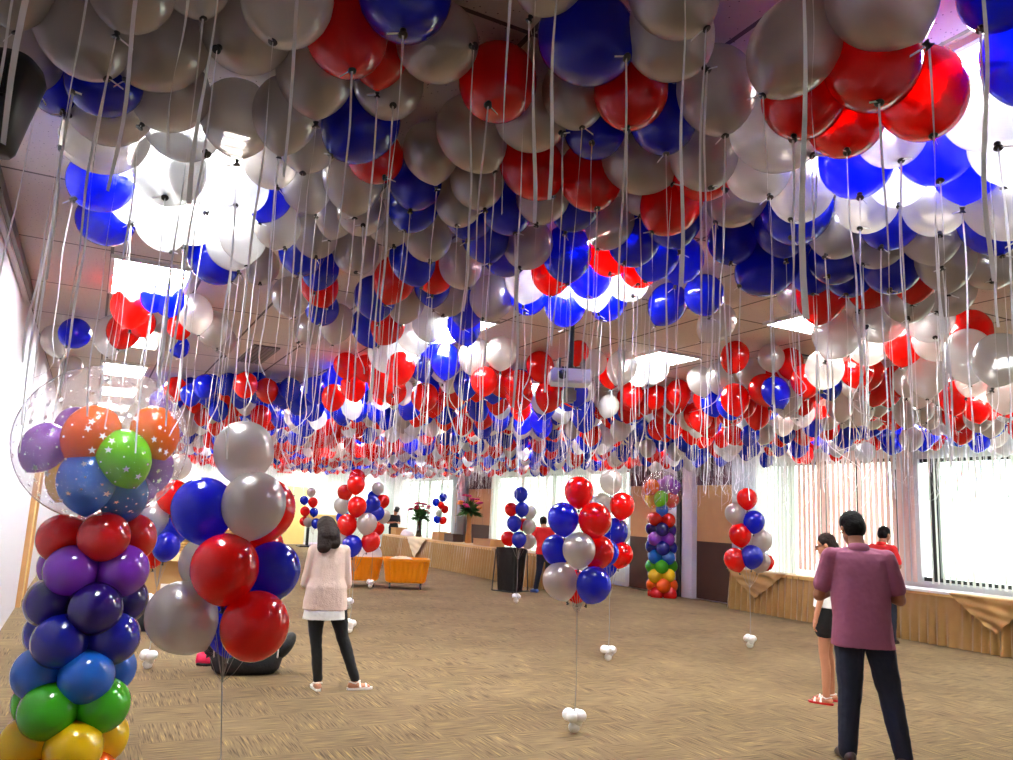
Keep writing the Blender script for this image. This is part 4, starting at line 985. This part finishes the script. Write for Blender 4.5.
    for sd in (-1, 1):
        k = 'l' if sd < 0 else 'r'; an = A['an' + k]; tow = P.get('toe' + k, (0, 1)); td = V(tow[0], tow[1], 0).normalized(); sdv = V(td.y, -td.x, 0)
        kind = wear['shoe']; b0 = V(an.x, an.y, 0)
        if kind[0] == 'sandal':
            bm = bmesh.new(); vs = []
            outl = [(-.065, .022), (-.07, 0), (-.065, -.022), (0, -.03), (.1, -.04), (.16, -.03), (.18, 0), (.16, .03), (.1, .04), (0, .03)]
            ring_loft(bm, [[b0 + td * x * s + sdv * y * s + V(0, 0, z) for x, y in outl] for z in (.002, .02)])
            so_ = obj('sandal', bm, M[kind[1]], t)
            bm = bmesh.new()
            for xx in (.05, .11): tube(bm, [b0 + td * xx * s + sdv * .038 * s + V(0, 0, .02), b0 + td * xx * s + V(0, 0, .072 - xx * .25), b0 + td * xx * s - sdv * .038 * s + V(0, 0, .02)], .011, 6)
            tube(bm, [b0 - td * .05 * s + V(0, 0, .07), b0 + td * .0 + sdv * .04 * s + V(0, 0, .06), b0 + td * .05 + V(0, 0, .075), b0 - sdv * .04 * s + V(0, 0, .06), b0 - td * .05 * s + V(0, 0, .07)], .007, 6)
            obj('strap', bm, M['sandal'], so_)
        else:
            blob('shoe', [('c', b0 - td * .04 * s + V(0, 0, .042 * s), .04 * s, b0 + td * .12 * s + V(0, 0, .034 * s), .034 * s), ('c', b0 + V(0, 0, .05 * s), .04 * s, b0 + td * .02 * s + V(0, 0, .085 * s), .04 * s), ('c', b0 - td * .03 * s - V(0, 0, -.02 * s), .019 * s, b0 + td * .16 * s + V(0, 0, .022 * s), .022 * s)], M[kind[1]], t, vox, 3)
    # hair
    hp = [('e', hh(0, -.022, .042), (.086 * s, .094 * s, .09 * s), tuple(He)), ('e', hh(0, -.04, .005), (.081 * s, .078 * s, .095 * s), tuple(He))]
    if hair[0] == 'long':
        for (p0, r0, p1, r1, fl) in hair[2]: hp.append(('c', hh(*p0), r0 * s, hh(*p1), r1 * s, fl))
    elif hair[0] == 'tuft':
        for k in range(5): hp.append(('c', hh(-.03 + .015 * k, -.04, .09), .02 * s, hh(-.045 + .018 * k, -.055, .128 + .006 * (k % 3)), .008 * s))
    blob('hair', hp, M[hair[1]], t, .0065 if vox < .009 else vox, 4)
    if hair[0] == 'hat':
        bm = bmesh.new(); rings = []
        for (r, z) in ((.1, .05), (.1, .06), (.092, .065), (.09, .12), (.1, .17), (.08, .19), (.02, .195)): rings.append([hh(r * cos(a), r * sin(a), z) for a in [2 * pi * i / 24 for i in range(24)]])
        ring_loft(bm, rings); obj('hat', bm, M['black'], t, True)
    if glasses:
        bm = bmesh.new()
        for sd in (-1, 1):
            tube(bm, [hh(sd * .033 + .025 * cos(a), .102, .004 + .02 * sin(a)) for a in [2 * pi * k / 16 for k in range(17)]], .003, 6); tube(bm, [hh(sd * .058, .1, .008), hh(sd * .08, .0, .008)], .0025, 5)
        tube(bm, [hh(-.01, .104, .006), hh(.01, .104, .006)], .003, 5); obj('glasses', bm, M['black'], t)
    return t
def facing(x, y, turn=0): return -atan2(x, y) + radians(turn)
base = dict(pel=(0, 0, .95), chest=(0, 0, 1.3), head=(0, .04, 1.62), ell=(-.25, -.02, 1.14), elr=(.25, -.02, 1.14), wrl=(-.09, .24, 1.17), wrr=(.09, .24, 1.17), knl=(-.1, .02, .5), knr=(.1, .02, .5), anl=(-.11, 0, .085), anr=(.11, 0, .085))
def pose(**k): d_ = dict(base); d_.update(k); return d_
# woman in pink
q = atz(318, 690, 0)
person((q.x, q.y, 0), facing(q.x, q.y, 8), 1.66, 'woman seen from behind in pale pink sweater and black trousers with long dark hair',
       pose(pel=(0, 0, .88), chest=(-.0, .03, 1.19), head=(-.03, .11, 1.47), hrot=(-30, -14, 10), ell=(-.2, .03, .96), elr=(.2, .03, .96), wrl=(-.06, .24, 1.05), wrr=(.06, .24, 1.05), knl=(-.06, .03, .48), knr=(.19, .02, .48), anl=(-.01, 0, .085), anr=(.33, -.03, .085), toel=(-.1, 1), toer=(1, .1)),
       dict(shirt='sweater', sleeve=1.9, hem=-.15, waist=1.2, under=('blouse', -.235), legs='blackpants', shoe=('sandal', 'sandal'), bulk=1.08, wide=.9, flare=1.16),
       ('long', 'hair_b', [((0, -.04, .03), .098, (-.02, -.08, -.1), .1, .85), ((-.03, -.08, -.08), .1, (-.1, -.08, -.2), .07, .7), ((.02, -.07, -.06), .08, (-.0, -.08, -.18), .07, .7)]), vox=.006, female=True)
# man in mauve polo
q = atz(873, 764, 0)
person((q.x, q.y, 0), facing(q.x, q.y, 10), 1.8, 'man in mauve polo shirt and dark jeans, seen from behind near the right tables',
       pose(pel=(-.045, 0, .9), chest=(-.055, .02, 1.29), head=(-.08, .10, 1.58), hrot=(-26, 0, 22), ell=(-.325, .02, 1.1), elr=(.21, .02, 1.1), wrl=(-.18, .25, 1.13), wrr=(.07, .25, 1.14), knl=(-.13, .02, .5), knr=(.12, .02, .5), anl=(-.16, 0, .085), anr=(.19, -.02, .085), toel=(-.3, 1), toer=(.4, 1)),
       dict(shirt='mauve', sleeve=.72, collar='mauve', hem=-.13, waist=1.26, shw=1.12, legs='jeans', shoe=('shoe', 'brownshoe'), bulk=1.12, wide=1.22),
       ('short', 'hair'), skin='skin_d', vox=.0065)
# woman in white top and black shorts
q = atz(829, 703, 0)
person((q.x, q.y, 0), facing(q.x, q.y, 78), 1.62, 'woman in glasses, white top and black shorts half hidden by the man in mauve',
       pose(head=(0, .0, 1.58), hrot=(-16, 0, 12), wrl=(-.24, .06, .84), ell=(-.22, .0, 1.1), elr=(.22, -.02, 1.1), wrr=(.24, .06, .84)),
       dict(shirt='blouse', sleeve=.6, hem=-.0, waist=1.1, legs='blackpants', leglen=.5, shoe=('sandal', 'redsandal')),
       ('long', 'hair_b', [((0, -.04, .02), .088, (0, -.07, -.12), .08, .9), ((0, -.07, -.1), .078, (.0, -.05, -.27), .05, .7), ((-.05, -.02, -.06), .04, (-.07, .0, -.25), .028, 1), ((.05, -.02, -.06), .04, (.07, .0, -.25), .028, 1)]), vox=.006, female=True, glasses=True)
# man in red polo by the window table
person((10.75, 8.15, 0), facing(10.8, 8.1, -28), 1.74, 'man in red polo standing at the window table, beyond the man in mauve',
       pose(head=(0, .08, 1.6), hrot=(-16, 0, -15)), dict(shirt='redshirt', sleeve=.75, collar='redshirt', hem=-.06, waist=1.15, legs='jeans', shoe=('shoe', 'brownshoe'), bulk=1.12, wide=1.1),
       ('short', 'hair'), skin='skin_d', vox=.0095)
# person in red at the bin
q = atz(543, 593, 0)
person((q.x, q.y, 0), facing(q.x, q.y, 5), 1.72, 'person in red shirt, dark jeans and blue trainers leaning beside the black bin',
       pose(pel=(.02, -.04, .93), chest=(-.02, .1, 1.27), head=(-.04, .22, 1.52), hrot=(-30, 0, 10), ell=(-.3, .1, 1.08), wrl=(-.4, .3, 1.02), elr=(.2, .15, 1.05), wrr=(.02, .38, 1.02), anl=(-.16, .02, .085), knl=(-.1, .02, .5), anr=(.15, -.05, .085), toel=(-.8, 1), toer=(.4, 1)),
       dict(shirt='redshirt', sleeve=.8, hem=-.1, waist=1.12, legs='jeans', shoe=('shoe', 'shoeblue'), bulk=1.2, wide=1.05), ('short', 'hair'), skin='skin_d', vox=.0095)
# person in black behind the buffet
q = ray(394, 520); q = CAM + q * (10.55 / q.x)
person((q.x, q.y, 0), facing(-q.x, -q.y, 25), 1.72, 'person in black hat and dark uniform working behind the far buffet',
       pose(chest=(0, .05, 1.3), head=(0, .14, 1.58), hrot=(-35, 0, 0)), dict(shirt='blackpants', sleeve=.7, legs='blackpants', shoe=('shoe', 'brownshoe'), bulk=1.1, collar='blouse'), ('hat', 'hair'), skin='skin', vox=.0095)
